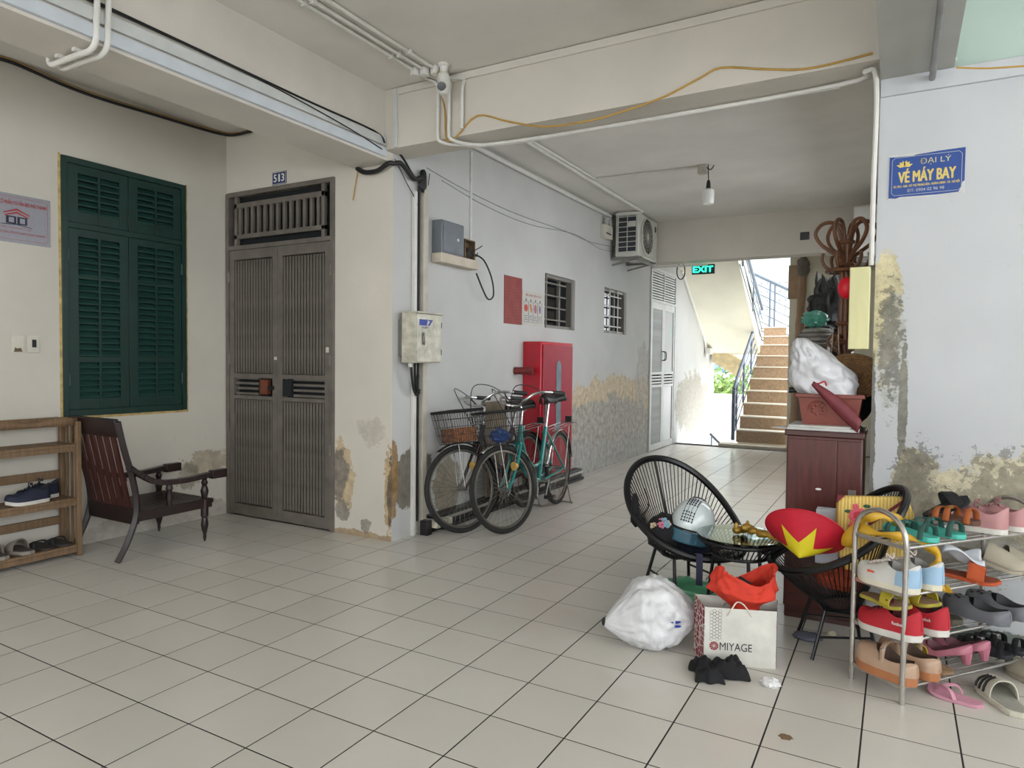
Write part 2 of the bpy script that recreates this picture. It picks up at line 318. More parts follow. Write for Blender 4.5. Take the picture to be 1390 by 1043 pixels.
# ================================================================ stairwell
st_tread = mat('stair_edge', (222, 214, 200), .5, var=.05); st_riser = mat('brown_granito', (160, 134, 108), .6, var=.15, scale=30)
rail_m = mat('blue_grey_rail', (96, 106, 120), .4, .3, var=.08)
stairs = thing('staircase', 'brown granite stairs with pale nosings climbing to the landing', 'stairs', (-1.82, 11.1, 0), kind='structure')
NX0, NX1 = -.40, .40; YS = .10
for k in range(8):
    z0 = .06+.2*k; y = YS+.27*k; dz = .2
    part('riser', MB().box(NX0, NX1, y, y+.02, z0, z0+dz-.02), st_riser, stairs)
    part('tread', MB().box(NX0-.01, NX1, y-.02, y+.29, z0+dz-.02, z0+dz), st_tread, stairs, bevel=.003)
body = MB()
for k in range(8): body.box(NX0+.02, NX1-.02, YS+.27*k+.02, YS+.27*(k+1)+.02, max(-.05, .2*k-.25), .06+.2*k+.175)
part('stair_core', body, m_stairwell, stairs)
# winder steps turning left at the top
for k in range(2):
    part('riser', MB().box(NX0+.02-.02*k, NX1-.18-.22*k, YS+2.16+.05+.12*k, YS+2.18+.05+.12*k, 1.66+.17*k, 1.81+.17*k), st_riser, stairs)
    part('tread', MB().prism([(NX0-.3, YS+2.2+.12*k), (NX1-.16-.22*k, YS+2.19+.12*k), (NX1-.16-.22*k, YS+2.9), (NX0-.3, YS+2.9)], 1.81+.17*k, 1.83+.17*k), st_tread, stairs)
part('landing', MB().box(-1.3, .45, YS+2.16, YS+3.1, 1.48, 1.655), m_stairwell, stairs)
part('landing_floor', MB().box(-1.3, .45, YS+2.16, YS+3.1, 1.655, 1.665), st_tread, stairs)
part('kerb', MB().box(-.62, .40, -.17, .10, -.02, .045), mat('stone_kerb', (196, 186, 168), .5, var=.08), stairs, bevel=.006)
# flight above: its sloping underside comes back towards the corridor
M = Matrix.Identity(4)
fl = MB(); ya, za, yb, zb = 10.75, 3.05, 13.05, 1.50
xl, xr = XB, -2.2
fl.add([(xl, ya, za), (xr, ya, za), (xr, yb, zb), (xl, yb, zb), (xl, ya+.05, za+.3), (xr, ya+.05, za+.3), (xr, yb+.1, zb+.3), (xl, yb+.1, zb+.3)], [(0, 1, 2, 3), (4, 7, 6, 5), (0, 4, 5, 1), (1, 5, 6, 2), (2, 6, 7, 3), (3, 7, 4, 0)])
upper = solo('upper_flight', fl, m_stairwell, 'sloping cream underside of the upper stair flight', 'stairs', kind='structure', M=Matrix.Identity(4))
ld = MB(); a = hit(967, 468, 1, 13.2); b = hit(1007, 490, 1, 13.2); c_ = hit(967, 492, 1, 13.2); d = hit(1005, 514, 1, 13.2)
q = [a, b, d, c_]; ld.add([Vector(p) for p in q]+[Vector(p)+Vector((0, .25, 0)) for p in q], [(0, 1, 2, 3), (4, 7, 6, 5), (0, 4, 5, 1), (1, 5, 6, 2), (2, 6, 7, 3), (3, 7, 4, 0)])
solo('landing_beam', ld, mat('ochre_beam', (206, 188, 150), .85), 'sloping beige beam under the stair landing', 'beam', kind='structure')
part('string_wall', MB().add([(xr, ya, za+.28), (xr, yb, zb+.28), (xr, yb, zb+.5), (xr, ya, za+.5), (xr-.06, ya, za+.28), (xr-.06, yb, zb+.28), (xr-.06, yb, zb+.5), (xr-.06, ya, za+.5)], [(0, 1, 2, 3), (4, 7, 6, 5), (0, 4, 5, 1), (1, 5, 6, 2), (2, 6, 7, 3), (3, 7, 4, 0)]), m_stairwell, upper)
# railing of the lower flight
rl = thing('stair_railing', 'blue grey metal railing climbing beside the brown stairs', 'railing', (-2.24, 11.1, 0))
def rp(y, z): return (0, y, z)
foot = -.02
part('handrail', MB().tube(smoothpath([rp(-.05, .10), rp(-.05, .82), rp(.0, .88), rp(.2, 1.08), rp(2.15, 2.30)], 4), .028, 10), rail_m, rl)
for k, yy in enumerate([.18, .72, 1.35, 1.95]):
    zt = 1.08+(yy-.2)*.63 if yy > .2 else 1.06
    part('baluster', MB().tube([rp(yy, .12+.74*yy), rp(yy, zt)], .018, 8), rail_m, rl)
for k in range(4):
    dz = .18+.19*k
    part('rail_bar', MB().tube([rp(-.04, .92-dz), rp(.2, 1.06-dz), rp(2.05, 2.24-dz)], .010, 6), rail_m, rl)
ur = thing('stair_railing', 'thick grey railing of the upper flight above the landing', 'railing', (-2.18, 11.0, 0))
part('handrail', MB().tube([(0, -.25, 4.1), (0, 0.05, 3.35), (0, 2.1, 2.30)], .03, 10), rail_m, ur)
for k in range(3): part('rail_bar', MB().tube([(0, 0, 3.45-.2-.2*k+.0), (0, 2.1, 2.12-.18*k)], .010, 6), rail_m, ur)
part('baluster', MB().tube([(0, .25, 2.85), (0, .25, 3.26)], .016, 8), rail_m, ur); part('baluster', MB().tube([(0, 1.2, 2.2), (0, 1.2, 2.76)], .016, 8), rail_m, ur)
# guard round the landing
gy = 13.85
gd = thing('landing_guard', 'grey guard rail with thin slanting bars at the landing edge', 'railing', (-2.2, gy, 1.66))
g0 = hit(1008, 365, 1, gy); g1 = hit(1085, 400, 1, gy); OFF = Vector((-2.2, gy, 1.66))
part('handrail', MB().tube([g0-OFF, g1-OFF], .030, 10), rail_m, gd)
for k in range(7):
    dz = Vector((0, 0, -.17*(k+1))); part('rail_bar', MB().tube([g0-OFF+dz, g1-OFF+dz], .010, 6), rail_m, gd)
for px in (1046.5, 1053):
    t_ = (px-1008)/77; p = g0.lerp(g1, t_)-OFF; part('post', MB().tube([p, (p.x, p.y, 0)], .02, 8), rail_m, gd)
# handrail of the flight going down
dr = thing('down_railing', 'pale blue handrail of the flight going down beside the kerb', 'railing', (-2.6, 11.2, -.4))
part('handrail', MB().tube([(-.15, .55, .50), (.25, -.02, .30)], .022, 8), rail_m, dr); part('baluster', MB().tube([(-.12, .5, -.6), (-.12, .5, .48)], .015, 8), rail_m, dr)
struct('wall_stair_outer', MB().box(XB, -1.0, 14.3, 14.42, -3.0, 1.35-1.05), mat('white_parapet', (228, 230, 228), .8), 'white parapet behind the stairwell')
struct('stair_ledge', MB().box(XB, -2.25, 13.7, 14.3, -3.0, -.55), mat('pale_teal_paint', (160, 200, 206), .7), 'pale teal lower landing seen below the stairs')
# outside: hedge, far house, blue awning
ho = MB(); rnd = random.Random(4)
for k in range(2600):
    p = Vector((rnd.uniform(-6.2, -2.6), rnd.uniform(17.5, 18.6), rnd.uniform(.25, 1.0)+.25*math.sin(k*.7))); a = rnd.uniform(0, 6.28); s_ = rnd.uniform(.04, .08); q = Vector((math.cos(a), .3, math.sin(a)))*s_; r_ = Vector((-math.sin(a), .5, math.cos(a)))*s_
    ho.add([p-q, p+r_*.5, p+q, p-r_*.5], [(0, 1, 2, 3)])
hd = solo('hedge', ho, mat('leaf_green', (128, 156, 84), .6, var=.3, scale=3), 'leafy green hedge seen under the stair landing', 'hedge', kind='stuff')
solo('garden_wall', MB().box(-6.5, -2.5, 17.2, 17.4, -3, .55), mat('stone_garden_wall', (214, 206, 186), .9, var=.2, scale=12), 'pale stone garden wall below the hedge', 'wall', kind='structure')
aw = thing('awning', 'blue awning on posts behind the hedge outside', 'awning', (-4.9, 19.9, -3)); part('roof', MB().add([(-5.6, 19.5, 1.15), (-4.2, 19.5, 1.15), (-4.2, 20.3, 1.75), (-5.6, 20.3, 1.75), (-5.6, 19.5, 1.05), (-4.2, 19.5, 1.05), (-4.2, 20.3, 1.65), (-5.6, 20.3, 1.65)], [(0, 1, 2, 3), (4, 7, 6, 5), (0, 4, 5, 1), (1, 5, 6, 2), (2, 6, 7, 3), (3, 7, 4, 0)], Matrix.Translation((4.9, -19.9, 3))), mat('blue_awning', (90, 120, 180), .6), aw)
for x_ in (-.65, .65):
    for y_, z_ in ((-.35, 4.1), (.35, 4.65)): part('post', MB().box(x_-.03, x_+.03, y_-.03, y_+.03, 0, z_), white_pvc, aw)
struct('ground', MB().box(-14, 8, 14.6, 40, -3.2, -3.0), mat('street_ground', (170, 166, 158), .9))
hb = thing('apartment_building', 'pale apartment block with lattice balconies beyond the stairs', 'building', (-4.2, 26, -3))
pale = mat('pale_facade', (246, 245, 241), .9)
part('wall', MB().box(-6, 4, 0, 4, 0, 14), pale, hb)
latt = mat('balcony_lattice', (176, 194, 190), .6)
for k in range(3):
    z = 3.2+2.9*k
    part('balcony_slab', MB().box(-5, 3.5, -1.2, 0, z-.15, z), pale, hb)
    lt = MB()
    for i in range(43): lt.box(-5+.2*i, -4.96+.2*i, -1.2, -1.17, z, z+1.0)
    for i in range(4): lt.box(-5, 3.5, -1.2, -1.17, z+.05+.3*i, z+.09+.3*i)
    part('balcony_lattice', lt, latt, hb)
    for i in range(4): 
        wd_ = part('window', MB().box(-4.4+2*i, -3.2+2*i, -.04, 0.02, z+.5, z+2.1), mat('far_glass', (170, 182, 188), .2), hb)
# ================================================================ door 513
gm = mat('grey_brown_metal', (112, 106, 98), .5, .12, var=.14, scale=7, bump=.08); gdk = mat('dark_metal_backing', (38, 36, 33), .6, .2, var=.1); voidm = mat('dark_interior', (22, 24, 28), .8)
M1 = FY(-4.90, Y0, 0); d1 = thing('door_1', 'double grey metal gate door of vertical slats with barred transom', None, M=M1, kind='structure')
DW = 1.21
f = MB(); f.box(0, .035, 0, 2.67, -.05, .02).box(DW-.035, DW, 0, 2.67, -.05, .02).box(.035, DW-.035, 2.635, 2.67, -.05, .02).box(.035, DW-.035, 2.2, 2.235, -.05, .02)
part('frame', f, gm, d1, bevel=.003)
part('backing', MB().box(.03, DW-.03, 2.2, 2.65, -.055, -.05), voidm, d1)
tf = MB(); tf.box(.10, DW-.10, 2.54, 2.58, -.02, .012).box(.10, DW-.10, 2.29, 2.325, -.02, .012).box(.10, .13, 2.235, 2.635, -.02, .012).box(DW-.13, DW-.10, 2.235, 2.635, -.02, .012)
part('transom_frame', tf, gm, d1, bevel=.002)
tb = mesh_of(MB().box(-.014, .014, 2.325, 2.54, -.015, .008), 'transom_bar', gm, smooth=False)
for k in range(13): link('transom_bar', tb, d1, Matrix.Translation((.16+.0735*k, 0, 0)))
slU = mesh_of(MB().add([(-.0095, 1.19, -.01), (.0095, 1.19, -.01), (.0085, 1.19, .008), (-.0085, 1.19, .008), (-.0095, 2.11, -.01), (.0095, 2.11, -.01), (.0085, 2.11, .008), (-.0085, 2.11, .008)], [(0, 3, 2, 1), (4, 5, 6, 7), (0, 1, 5, 4), (1, 2, 6, 5), (2, 3, 7, 6), (3, 0, 4, 7)]), 'slat', gm, smooth=False)
slL = mesh_of(MB().add([(-.0095, .11, -.01), (.0095, .11, -.01), (.0085, .11, .008), (-.0085, .11, .008), (-.0095, .97, -.01), (.0095, .97, -.01), (.0085, .97, .008), (-.0085, .97, .008)], [(0, 3, 2, 1), (4, 5, 6, 7), (0, 1, 5, 4), (1, 2, 6, 5), (2, 3, 7, 6), (3, 0, 4, 7)]), 'slat', gm, smooth=False)
for s_ in (0, 1):
    x0 = .037 if s_ == 0 else .606; x1 = .604 if s_ == 0 else 1.173
    lf = MB(); lf.box(x0, x0+.055, .012, 2.198, -.02, .012).box(x1-.055, x1, .012, 2.198, -.02, .012)
    for a, b in ((.012, .10), (.975, 1.005), (1.15, 1.185), (2.12, 2.198)): lf.box(x0+.055, x1-.055, a, b, -.02, .012)
    leaf = part('door_leaf', lf, gm, d1, bevel=.002)
    part('leaf_backing', MB().box(x0+.02, x1-.02, .03, 1.0, -.024, -.018).box(x0+.02, x1-.02, 1.16, 2.15, -.024, -.018), gdk, leaf)
    part('vent_void', MB().box(x0+.05, x1-.05, 1.0, 1.155, -.05, -.045), voidm, leaf)
    n = 14
    for k in range(n):
        xx = x0+.075+(x1-x0-.15)*k/(n-1)
        link('slat', slU, leaf, Matrix.Translation((xx, 0, 0))); link('slat', slL, leaf, Matrix.Translation((xx, 0, 0)))
    a, b = (x0+.06, x0+.34) if s_ == 0 else (x0+.17, x1-.06)
    for k in range(4): part('vent_slat', MB().box(a, b, 1.012+.042*k, 1.030+.042*k, -.018, .004), gm, leaf)
    if s_ == 0: part('lock_plate', MB().box(x0+.37, x0+.46, 1.02, 1.14, -.02, .02), mat('rusty_red_lock', (120, 66, 46), .6, .3, var=.25), leaf, 'rusty red lock plate', bevel=.004); part('latch', MB().cyl((x1-.05, 1.075, .01), (x1-.05, 1.075, .05), .018, 12), black_rub, leaf)
    else: part('lock_opening', MB().box(x0+.06, x0+.155, 1.015, 1.145, -.02, .014), voidm, leaf)
    for zz in (.62, 1.30, 1.98): part('hinge', MB().cyl((x0-.003 if s_ == 0 else x1+.003, zz-.04, .016), (x0-.003 if s_ == 0 else x1+.003, zz+.04, .016), .012, 8), gm, leaf)
part('sticker', MB().box(1.13, 1.16, 1.36, 1.40, .012, .0135), mat('white_paper', (214, 208, 196), .8), d1, 'white sticker'); part('sticker', MB().box(.57, .6, 1.30, 1.325, .012, .0135), MATS['white_paper'], d1, 'white sticker')
# number plate
M = FY(-4.36, Y0, 2.683); npl = thing('number_plate', 'blue enamel house number plate reading 513 above the metal door', 'plate', M=M)
part('plate', MB().box(0, .157, 0, .10, 0, .006), mat('blue_enamel', (28, 40, 92), .35, var=.05), npl, bevel=.002)
rim = MB(); rim.box(.004, .153, .004, .007, .006, .0066).box(.004, .153, .093, .096, .006, .0066).box(.004, .007, .004, .096, .006, .0066).box(.15, .153, .004, .096, .006, .0066)
wht = mat('white_print', (226, 226, 222), .6, var=.03); part('border', rim, wht, npl)
for k, ch in enumerate('513'): text(ch, wht, npl, .022+.042*k+(.01 if ch == '1' else 0), .022, .03 if ch != '1' else .014, .058, z=.0068, bold=.03)
# ================================================================ green louvred window
gp = mat('dark_green_paint', (16, 50, 44), .45, var=.12, scale=6, bump=.06)
M = FX(XW, 0, 0); w1 = thing('window_1', 'tall dark green louvred window shutters', None, M=FX(XW, 2.515, .90), kind='structure'); WW, WH = .92, 1.76
f = MB(); f.box(0, .04, 0, WH, -.05, .012).box(WW-.04, WW, 0, WH, -.05, .012).box(.04, WW-.04, 0, .045, -.05, .012).box(.04, WW-.04, WH-.04, WH, -.05, .012).box(.04, WW-.04, 1.285, 1.325, -.05, .012)
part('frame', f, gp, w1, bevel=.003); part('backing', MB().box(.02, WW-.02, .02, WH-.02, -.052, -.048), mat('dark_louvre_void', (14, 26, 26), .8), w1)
slat = mesh_of(MB().add([(-.068, -.020, .004), (.068, -.020, .004), (.068, -.012, .008), (-.068, -.012, .008), (-.068, .014, -.022), (.068, .014, -.022), (.068, .020, -.018), (-.068, .020, -.018)], [(0, 3, 2, 1), (4, 5, 6, 7), (0, 1, 5, 4), (1, 2, 6, 5), (2, 3, 7, 6), (3, 0, 4, 7)]), 'louvre_slat', mat('green_slat', (32, 66, 60), .45, var=.12), smooth=False)
def shutter(x0, x1, y0, y1, groups):
    wd = x1-x0; ca = (x0+.065, x0+.201); cb = (x1-.201, x1-.065); mb = MB()
    mb.box(x0, ca[0], y0, y1, -.03, .006).box(ca[1], cb[0], y0, y1, -.03, .006).box(cb[1], x1, y0, y1, -.03, .006)
    ys = [y0]+[v for g in groups for v in g]+[y1]
    for a, b in zip(ys[0::2], ys[1::2]):
        for cc in (ca, cb): mb.box(cc[0], cc[1], a, b, -.03, .006)
    sh = part('shutter', mb, gp, w1, bevel=.002)
    for (a, b) in groups:
        n = max(2, round((b-a)/.0445))
        for k in range(n):
            for cc in (ca, cb): link('louvre_slat', slat, sh, Matrix.Translation(((cc[0]+cc[1])/2, a+(k+.5)*(b-a)/n, -.004)))
    return sh
low = [(.12, .37), (.41, .945), (.965, 1.23)]; up = [(1.40, 1.66)]
for x0, x1 in ((.042, .458), (.462, .878)):
    s1 = shutter(x0, x1, .047, 1.283, low); shutter(x0, x1, 1.327, 1.718, up)
    for zz in (.25, 1.10): part('hinge', MB().cyl((x0 if x0 < .1 else x1, zz-.04, .012), (x0 if x0 < .1 else x1, zz+.04, .012), .008, 8), gp, s1)
tr = MB(); tr.box(-.016, 0, -.015, WH+.01, -.002, .003).box(WW, WW+.014, -.015, WH+.01, -.002, .003).box(-.016, WW+.014, -.02, 0, -.002, .003)
part('paint_edge', tr, mat('yellowed_plaster', (196, 170, 112), .9, var=.2, scale=20), w1)
# ================================================================ barred corridor windows
alu = mat('grey_window_frame', (128, 124, 116), .5, .2, var=.08); wbar = mat('white_bar', (206, 208, 208), .45, .1, var=.05); dglass = mat('dark_room_glass', (16, 20, 26), .08, var=.1)  # darkness of the unlit rooms behind is painted into the opaque panes
for k, (h, lab, vert) in enumerate([(W2, 'small window with horizontal bars beside the fire notice', [.06]), (W3, 'small window with white grid bars beside the far door', [.22, .5])]):
    wd, ht = h[1]-h[0], h[3]-h[2]; wn = thing('window_%d' % (k+2), lab, None, M=FX(XB, h[0], h[2]), kind='structure')
    f = MB(); f.box(0, .04, 0, ht, -.11, -.03).box(wd-.04, wd, 0, ht, -.11, -.03).box(.04, wd-.04, 0, .035, -.11, -.03).box(.04, wd-.04, ht-.035, ht, -.11, -.03).box(wd*.62, wd*.62+.03, .035, ht-.035, -.11, -.06)
    part('frame', f, alu, wn, bevel=.003); part('pane', MB().box(.04, wd*.62, .035, ht-.035, -.095, -.09), dglass, wn); part('pane', MB().box(wd*.62+.03, wd-.04, .035, ht-.035, -.095, -.09), dglass, wn)
    for i in range(4 if k == 0 else 4): part('bar', MB().cyl((.0, ht*(i+.7)/(4.4), -.02), (wd*(.72 if k == 0 else .8), ht*(i+.7)/(4.4), -.02), .009, 8), alu if k == 0 else wbar, wn)
    for v in vert: part('bar', MB().cyl((v, 0, -.015), (v, ht, -.015), .009, 8), alu if k == 0 else wbar, wn)
# ================================================================ far door
wd_ = mat('white_door_metal', (196, 198, 196), .5, .15, var=.06); M = FX(XB, 9.58, 0); d2 = thing('door_2', 'white metal double door with slatted panels near the stairs', None, M=M, kind='structure'); W_ = 1.26
f = MB(); f.box(0, .04, 0, 2.7, -.06, .02).box(W_-.04, W_, 0, 2.7, -.06, .02).box(.04, W_-.04, 2.66, 2.7, -.06, .02).box(.04, W_-.04, 2.2, 2.24, -.06, .02).box(.61, .65, 2.24, 2.66, -.06, .02)
part('frame', f, wd_, d2, bevel=.003); part('backing', MB().box(.03, W_-.03, .02, 2.68, -.08, -.06), gdk, d2)
ls = mesh_of(MB().box(-.27, .27, -.011, .011, -.02, .012), 'louvre_slat', wd_, smooth=False)
for k in range(11):
    for cx in (.325, .935): link('louvre_slat', ls, d2, Matrix.Translation((cx, 2.265+.038*k, 0)))
pastel = bpy.data.materials.new('pastel_reflection'); t = NT(pastel); tc = t.new('ShaderNodeTexCoord'); mp = t.new('ShaderNodeMapping'); mp.inputs['Scale'].default_value = (9, .9, 1); t.ln(tc.outputs['Object'], mp.inputs[0])  # pink and green reflection painted into the panel's base colour
nz = t.new('ShaderNodeTexNoise'); nz.inputs['Scale'].default_value = 2.2; t.ln(mp.outputs[0], nz.inputs['Vector']); t.ln(t.mix(t.rng(nz.outputs['Fac'], .35, .65), lin((196, 168, 176)), lin((150, 186, 180))), t.b.inputs['Base Color']); t.b.inputs['Roughness'].default_value = .35
for s_ in (0, 1):
    x0, x1 = (.042, .628) if s_ == 0 else (.632, 1.218); lf = MB(); lf.box(x0, x0+.06, .01, 2.198, -.03, .012).box(x1-.06, x1, .01, 2.198, -.03, .012)
    for a, b in ((.01, .10), (.94, .98), (1.13, 1.17), (2.10, 2.198)): lf.box(x0+.06, x1-.06, a, b, -.03, .012)
    leaf = part('door_leaf', lf, wd_, d2, bevel=.003)
    if s_ == 0:
        for a, b in ((.10, .94), (1.17, 2.10)):
            sm = mesh_of(MB().box(-.012, .012, a, b, -.02, .006), 'slat', mat('grey_slat', (160, 162, 160), .5, .2), smooth=False)
            for k in range(13): link('slat', sm, leaf, Matrix.Translation((x0+.08+.0355*k, 0, 0)))
    else: part('panel', MB().box(x0+.06, x1-.06, .1, .94, -.02, .0).box(x0+.06, x1-.06, 1.17, 2.1, -.02, .0), pastel, leaf, 'panel with a painted pastel reflection')
    for k in range(3): part('vent_slat', MB().box(x0+.06, x1-.06, .995+.045*k, 1.02+.045*k, -.02, .006), wd_, leaf)
    part('handle', MB().tube(smoothpath([(x1-.03 if s_ == 0 else x0+.03, 1.34, .012), (x1-.03 if s_ == 0 else x0+.03, 1.36, .05), (x1-.03 if s_ == 0 else x0+.03, 1.46, .05), (x1-.03 if s_ == 0 else x0+.03, 1.48, .012)], 3), .008, 8), alu, leaf)
# ================================================================ things on the left wall
M = FX(XW, 2.05, 2.03); pq = thing('company_plaque', 'silver company plaque with a red roofed house emblem beside green shutters', 'plaque', M=M); PW, PH = .40, .306
part('plate', MB().box(0, PW, 0, PH, 0, .004), mat('brushed_silver', (150, 150, 158), .4, .35, var=.04, scale=60), pq, bevel=.001)
redp = mat('red_print', (160, 52, 52), .6, var=.05); navp = mat('navy_print', (34, 36, 62), .6, var=.05)
def outline(x0, x1, y0, y1, t_, z, cut=.012):
    P = [(x0+cut, y0), (x1-cut, y0), (x1, y0+cut), (x1, y1-cut), (x1-cut, y1), (x0+cut, y1), (x0, y1-cut), (x0, y0+cut)]; mb = MB()
    for i in range(8): mb.bar((*P[i], z), (*P[(i+1) % 8], z), t_, .0006)
    return mb
part('border', outline(.018, PW-.018, .02, PH-.02, .0016, .0045), redp, pq)
text('CÔNG TY CỔ PHẦN TƯ VẤN BĐS PHÚ THÀNH', redp, pq, .024, .238, .35, .036, z=.0046, bold=.012)
text('PHU THANH RPTC., JSC', redp, pq, .115, .085, .17, .013, z=.0046); text('CONSULTANT REAL ESTATE LAND STOCK COMPANY', redp, pq, .03, .056, .34, .014, z=.0046, bold=.01)
hx = .2
part('emblem', MB().prism([(hx-.075, .185), (hx, .218), (hx+.075, .185), (hx+.075, .178), (hx, .206), (hx-.075, .178)], .004, .0048).prism([(hx-.068, .170), (hx, .198), (hx+.068, .170), (hx+.068, .163), (hx, .186), (hx-.068, .163)], .004, .0048), redp, pq, 'red roof emblem')
em = MB()
for a, b in ((hx-.06, hx-.003), (hx+.003, hx+.06)): em.box(a, b, .158, .166, .004, .0048).box(a, b, .118, .126, .004, .0048).box(a, a+.015, .126, .158, .004, .0048).box(b-.012, b, .126, .158, .004, .0048)
em.prism([(hx-.09, .112), (hx, .12), (hx+.09, .106), (hx+.09, .103), (hx, .114), (hx-.09, .108)], .004, .0048)
part('emblem', em, navp, pq, 'navy house walls emblem')
iv = mat('ivory_plastic', (206, 202, 188), .4, var=.06)
for k, (y, lab) in enumerate([(2.211, 'ivory wall socket plate with worn corner'), (2.299, 'ivory breaker switch plate with black toggle')]):
    sw = thing('wall_switch', lab, 'switch', M=FX(XW, y, 1.332)); part('plate', MB().box(0, .072, 0, .112, 0, .01), iv, sw, bevel=.003)
    if k: part('toggle', MB().box(.026, .05, .035, .085, .01, .018), black_rub, sw); part('bezel', MB().box(.018, .058, .025, .095, .01, .013), iv, sw, bevel=.002)
    else: part('socket_face', MB().box(.02, .052, .03, .082, .01, .013), iv, sw, bevel=.002); part('worn_patch', MB().prism([(.01, .004), (.06, .006), (.05, .03), (.03, .026), (.016, .034)], .01, .0108), mat('worn_brown', (128, 108, 84), .8, var=.3), sw)
# cable bundle along the top of the left wall
P = [(XW+.03, 1.0, 3.06), (XW+.03, 1.7, 3.10), hit(0, 80, 0, XW+.03), hit(40, 95, 0, XW+.03), hit(90, 117, 0, XW+.03), hit(140, 135, 0, XW+.03), hit(200, 153, 0, XW+.03), hit(260, 171, 0, XW+.03), hit(300, 182, 0, XW+.03), hit(320, 183, 1, Y0-.03), hit(340, 178, 1, Y0-.03)]
cb = solo('cable_bundle', MB().tube(smoothpath(P, 5), .011, 8), black_rub, 'black cable bundle sagging along the top of the window wall', 'cable')
part('wire', MB().tube([Vector(p)+Vector((.012, 0, .014))-cb.location for p in smoothpath(P, 5)], .005, 6), mat('tan_wire', (150, 116, 62), .6), cb, 'tan wire')
# trunking on the long beam
trk = mat('grey_white_trunking', (196, 198, 196), .5, var=.05)
tk = solo('wall_trunking', MB().box(XB, XB+.02, -2.0, Y0-.1, 2.79, 2.85), trk, 'flat white cable trunking along the side of the long beam', 'trunking', bevel=.003)
solo('wall_trunking', MB().box(XB, XB+.025, -2.0, Y0-.1, 2.715, 2.775), mat('pale_blue_trunking', (196, 202, 208), .5, var=.04), 'pale blue trunking along the bottom edge of the long beam', 'trunking', bevel=.003)
solo('black_cable', MB().tube(smoothpath([(XB+.012, 0, 2.90), (XB+.012, 1.4, 2.885), (XB+.012, 2.2, 2.875), (XB+.012, 3.0, 2.862), (XB+.012, 3.6, 2.86), (XB+.03, 3.69, 2.80)], 4), .006, 6), black_rub, 'thin black cable lying on the beam trunking', 'cable')
solo('black_cable', MB().tube(smoothpath([(XB+.02, 0, 2.865), (XB+.02, 1.6, 2.868), (XB+.02, 2.6, 2.857), (XB+.03, 3.3, 2.80), (XB+.03, 3.66, 2.75)], 4), .004, 6), black_rub, 'thinner black cable sagging below the first along the beam', 'cable')
# two pipes wrapping round the long beam
for k in range(2):
    y = 1.80-.05*k
    p = solo('conduit_pipe', MB().tube(smoothpath([(XB+.03, y+.01, 3.165), (XB+.03, y+.01, 3.0), (XB+.03, y, 2.80), (XB+.025, y, 2.71), (XB-.02, y, 2.672), (XB-.1, y, 2.672), (-3.40, y, 2.672), (-3.47, y, 2.672), (-3.50, y, 2.69), (-3.50, y, 2.74)], 3), .013, 10), white_pvc, ['white conduit pipe bent around the long beam, closer to the door wall', 'white conduit pipe bent around the long beam, farther from the door wall'][k], 'pipe', 'pipes around the long beam')
    for xx in (XB-.12, -3.4): part('clip', MB().box(xx-.012, xx+.012, y-.02, y+.02, 2.685, 2.70), white_pvc, p, M=Matrix.Translation(-p.location))
# ceiling conduits with junction boxes above the cross beam
for k, x in enumerate((-2.73, -2.67, -2.60)):
    x2 = x+.04*k
    yj = 3.50+.02*k; P = [(x-.02, 0, ZC-.015), (x, 1.5, ZC-.015), (x, 3.3, ZC-.015), (x, yj, ZC-.015)]
    cp = thing('ceiling_conduit', ['white ceiling conduit with round box, nearest the long beam', 'white ceiling conduit with round box, between two others', 'white ceiling conduit with round box, beside the bulb camera'][k], 'conduit', (x, yj, ZC), group='ceiling conduits above the cross beam')
    OFS = Vector((x, yj, ZC)); part('pipe', MB().tube([Vector(p)-OFS for p in P], .011, 8), white_pvc, cp)
    part('junction_box', MB().cyl((0, .03, 0), (0, .03, -.05), .032, 16), white_pvc, cp, bevel=.003)
    for yy in (2.6, 3.3): part('clip', MB().box(-.016, .016, yy-yj-.012, yy-yj+.012, -.03, 0), white_pvc, cp)
    xr = x+.06+.03*k; zz = 2.715-.01*k
    Q = [(0, .05, -.03), (.02, .14, -.03), (xr-x, .17, -.05), (xr-x, 3.695-yj, -.12), (xr-x, 3.695-yj, -.30), (xr-x, 3.695-yj, 2.80-ZC)]
    if k < 2: Q += [(xr-x+.02, 3.70-yj, 2.745-ZC), (xr-x+.10, 3.80+.05*k-yj, 2.742-ZC), (xr-x+.35, 3.90+.03*k-yj, 2.742-ZC), (-1.5-x, 3.93-yj, 2.742-ZC), (-.3-x, 3.90+.02*k-yj, 2.742-ZC)]
    if k == 0: Q += [(-.18-x, 3.78-yj, 2.742-ZC), (-.128-x, 3.79-yj, 2.69-ZC), (-.128-x, 3.79-yj, 2.2-ZC), (-.128-x, 3.79-yj, 1.80-ZC)]
    part('drop_pipe', MB().tube(smoothpath(Q, 5), .012, 8), white_pvc, cp)
# bulb shaped camera
cc = thing('security_camera', 'white bulb shaped security camera screwed in the ceiling socket', 'camera', (-2.53, 3.56, ZC))
part('socket', MB().lathe([(.036, 0), (.036, -.012), (.026, -.02), (.024, -.05), (.02, -.055)], 20), white_pvc, cc); part('body', MB().lathe([(.02, -.05), (.034, -.062), (.04, -.085), (.04, -.115), (.037, -.118)], 20), white_pvc, cc)
part('head', MB().lathe([(.038, -.118), (.041, -.135), (.038, -.165), (.026, -.188), (.0, -.195)], 20), white_pvc, cc); part('lens', MB().cyl((.010, -.028, -.15), (.016, -.05, -.158), .026, 16), mat('black_lens', (10, 10, 12), .1), cc, 'round black lens')
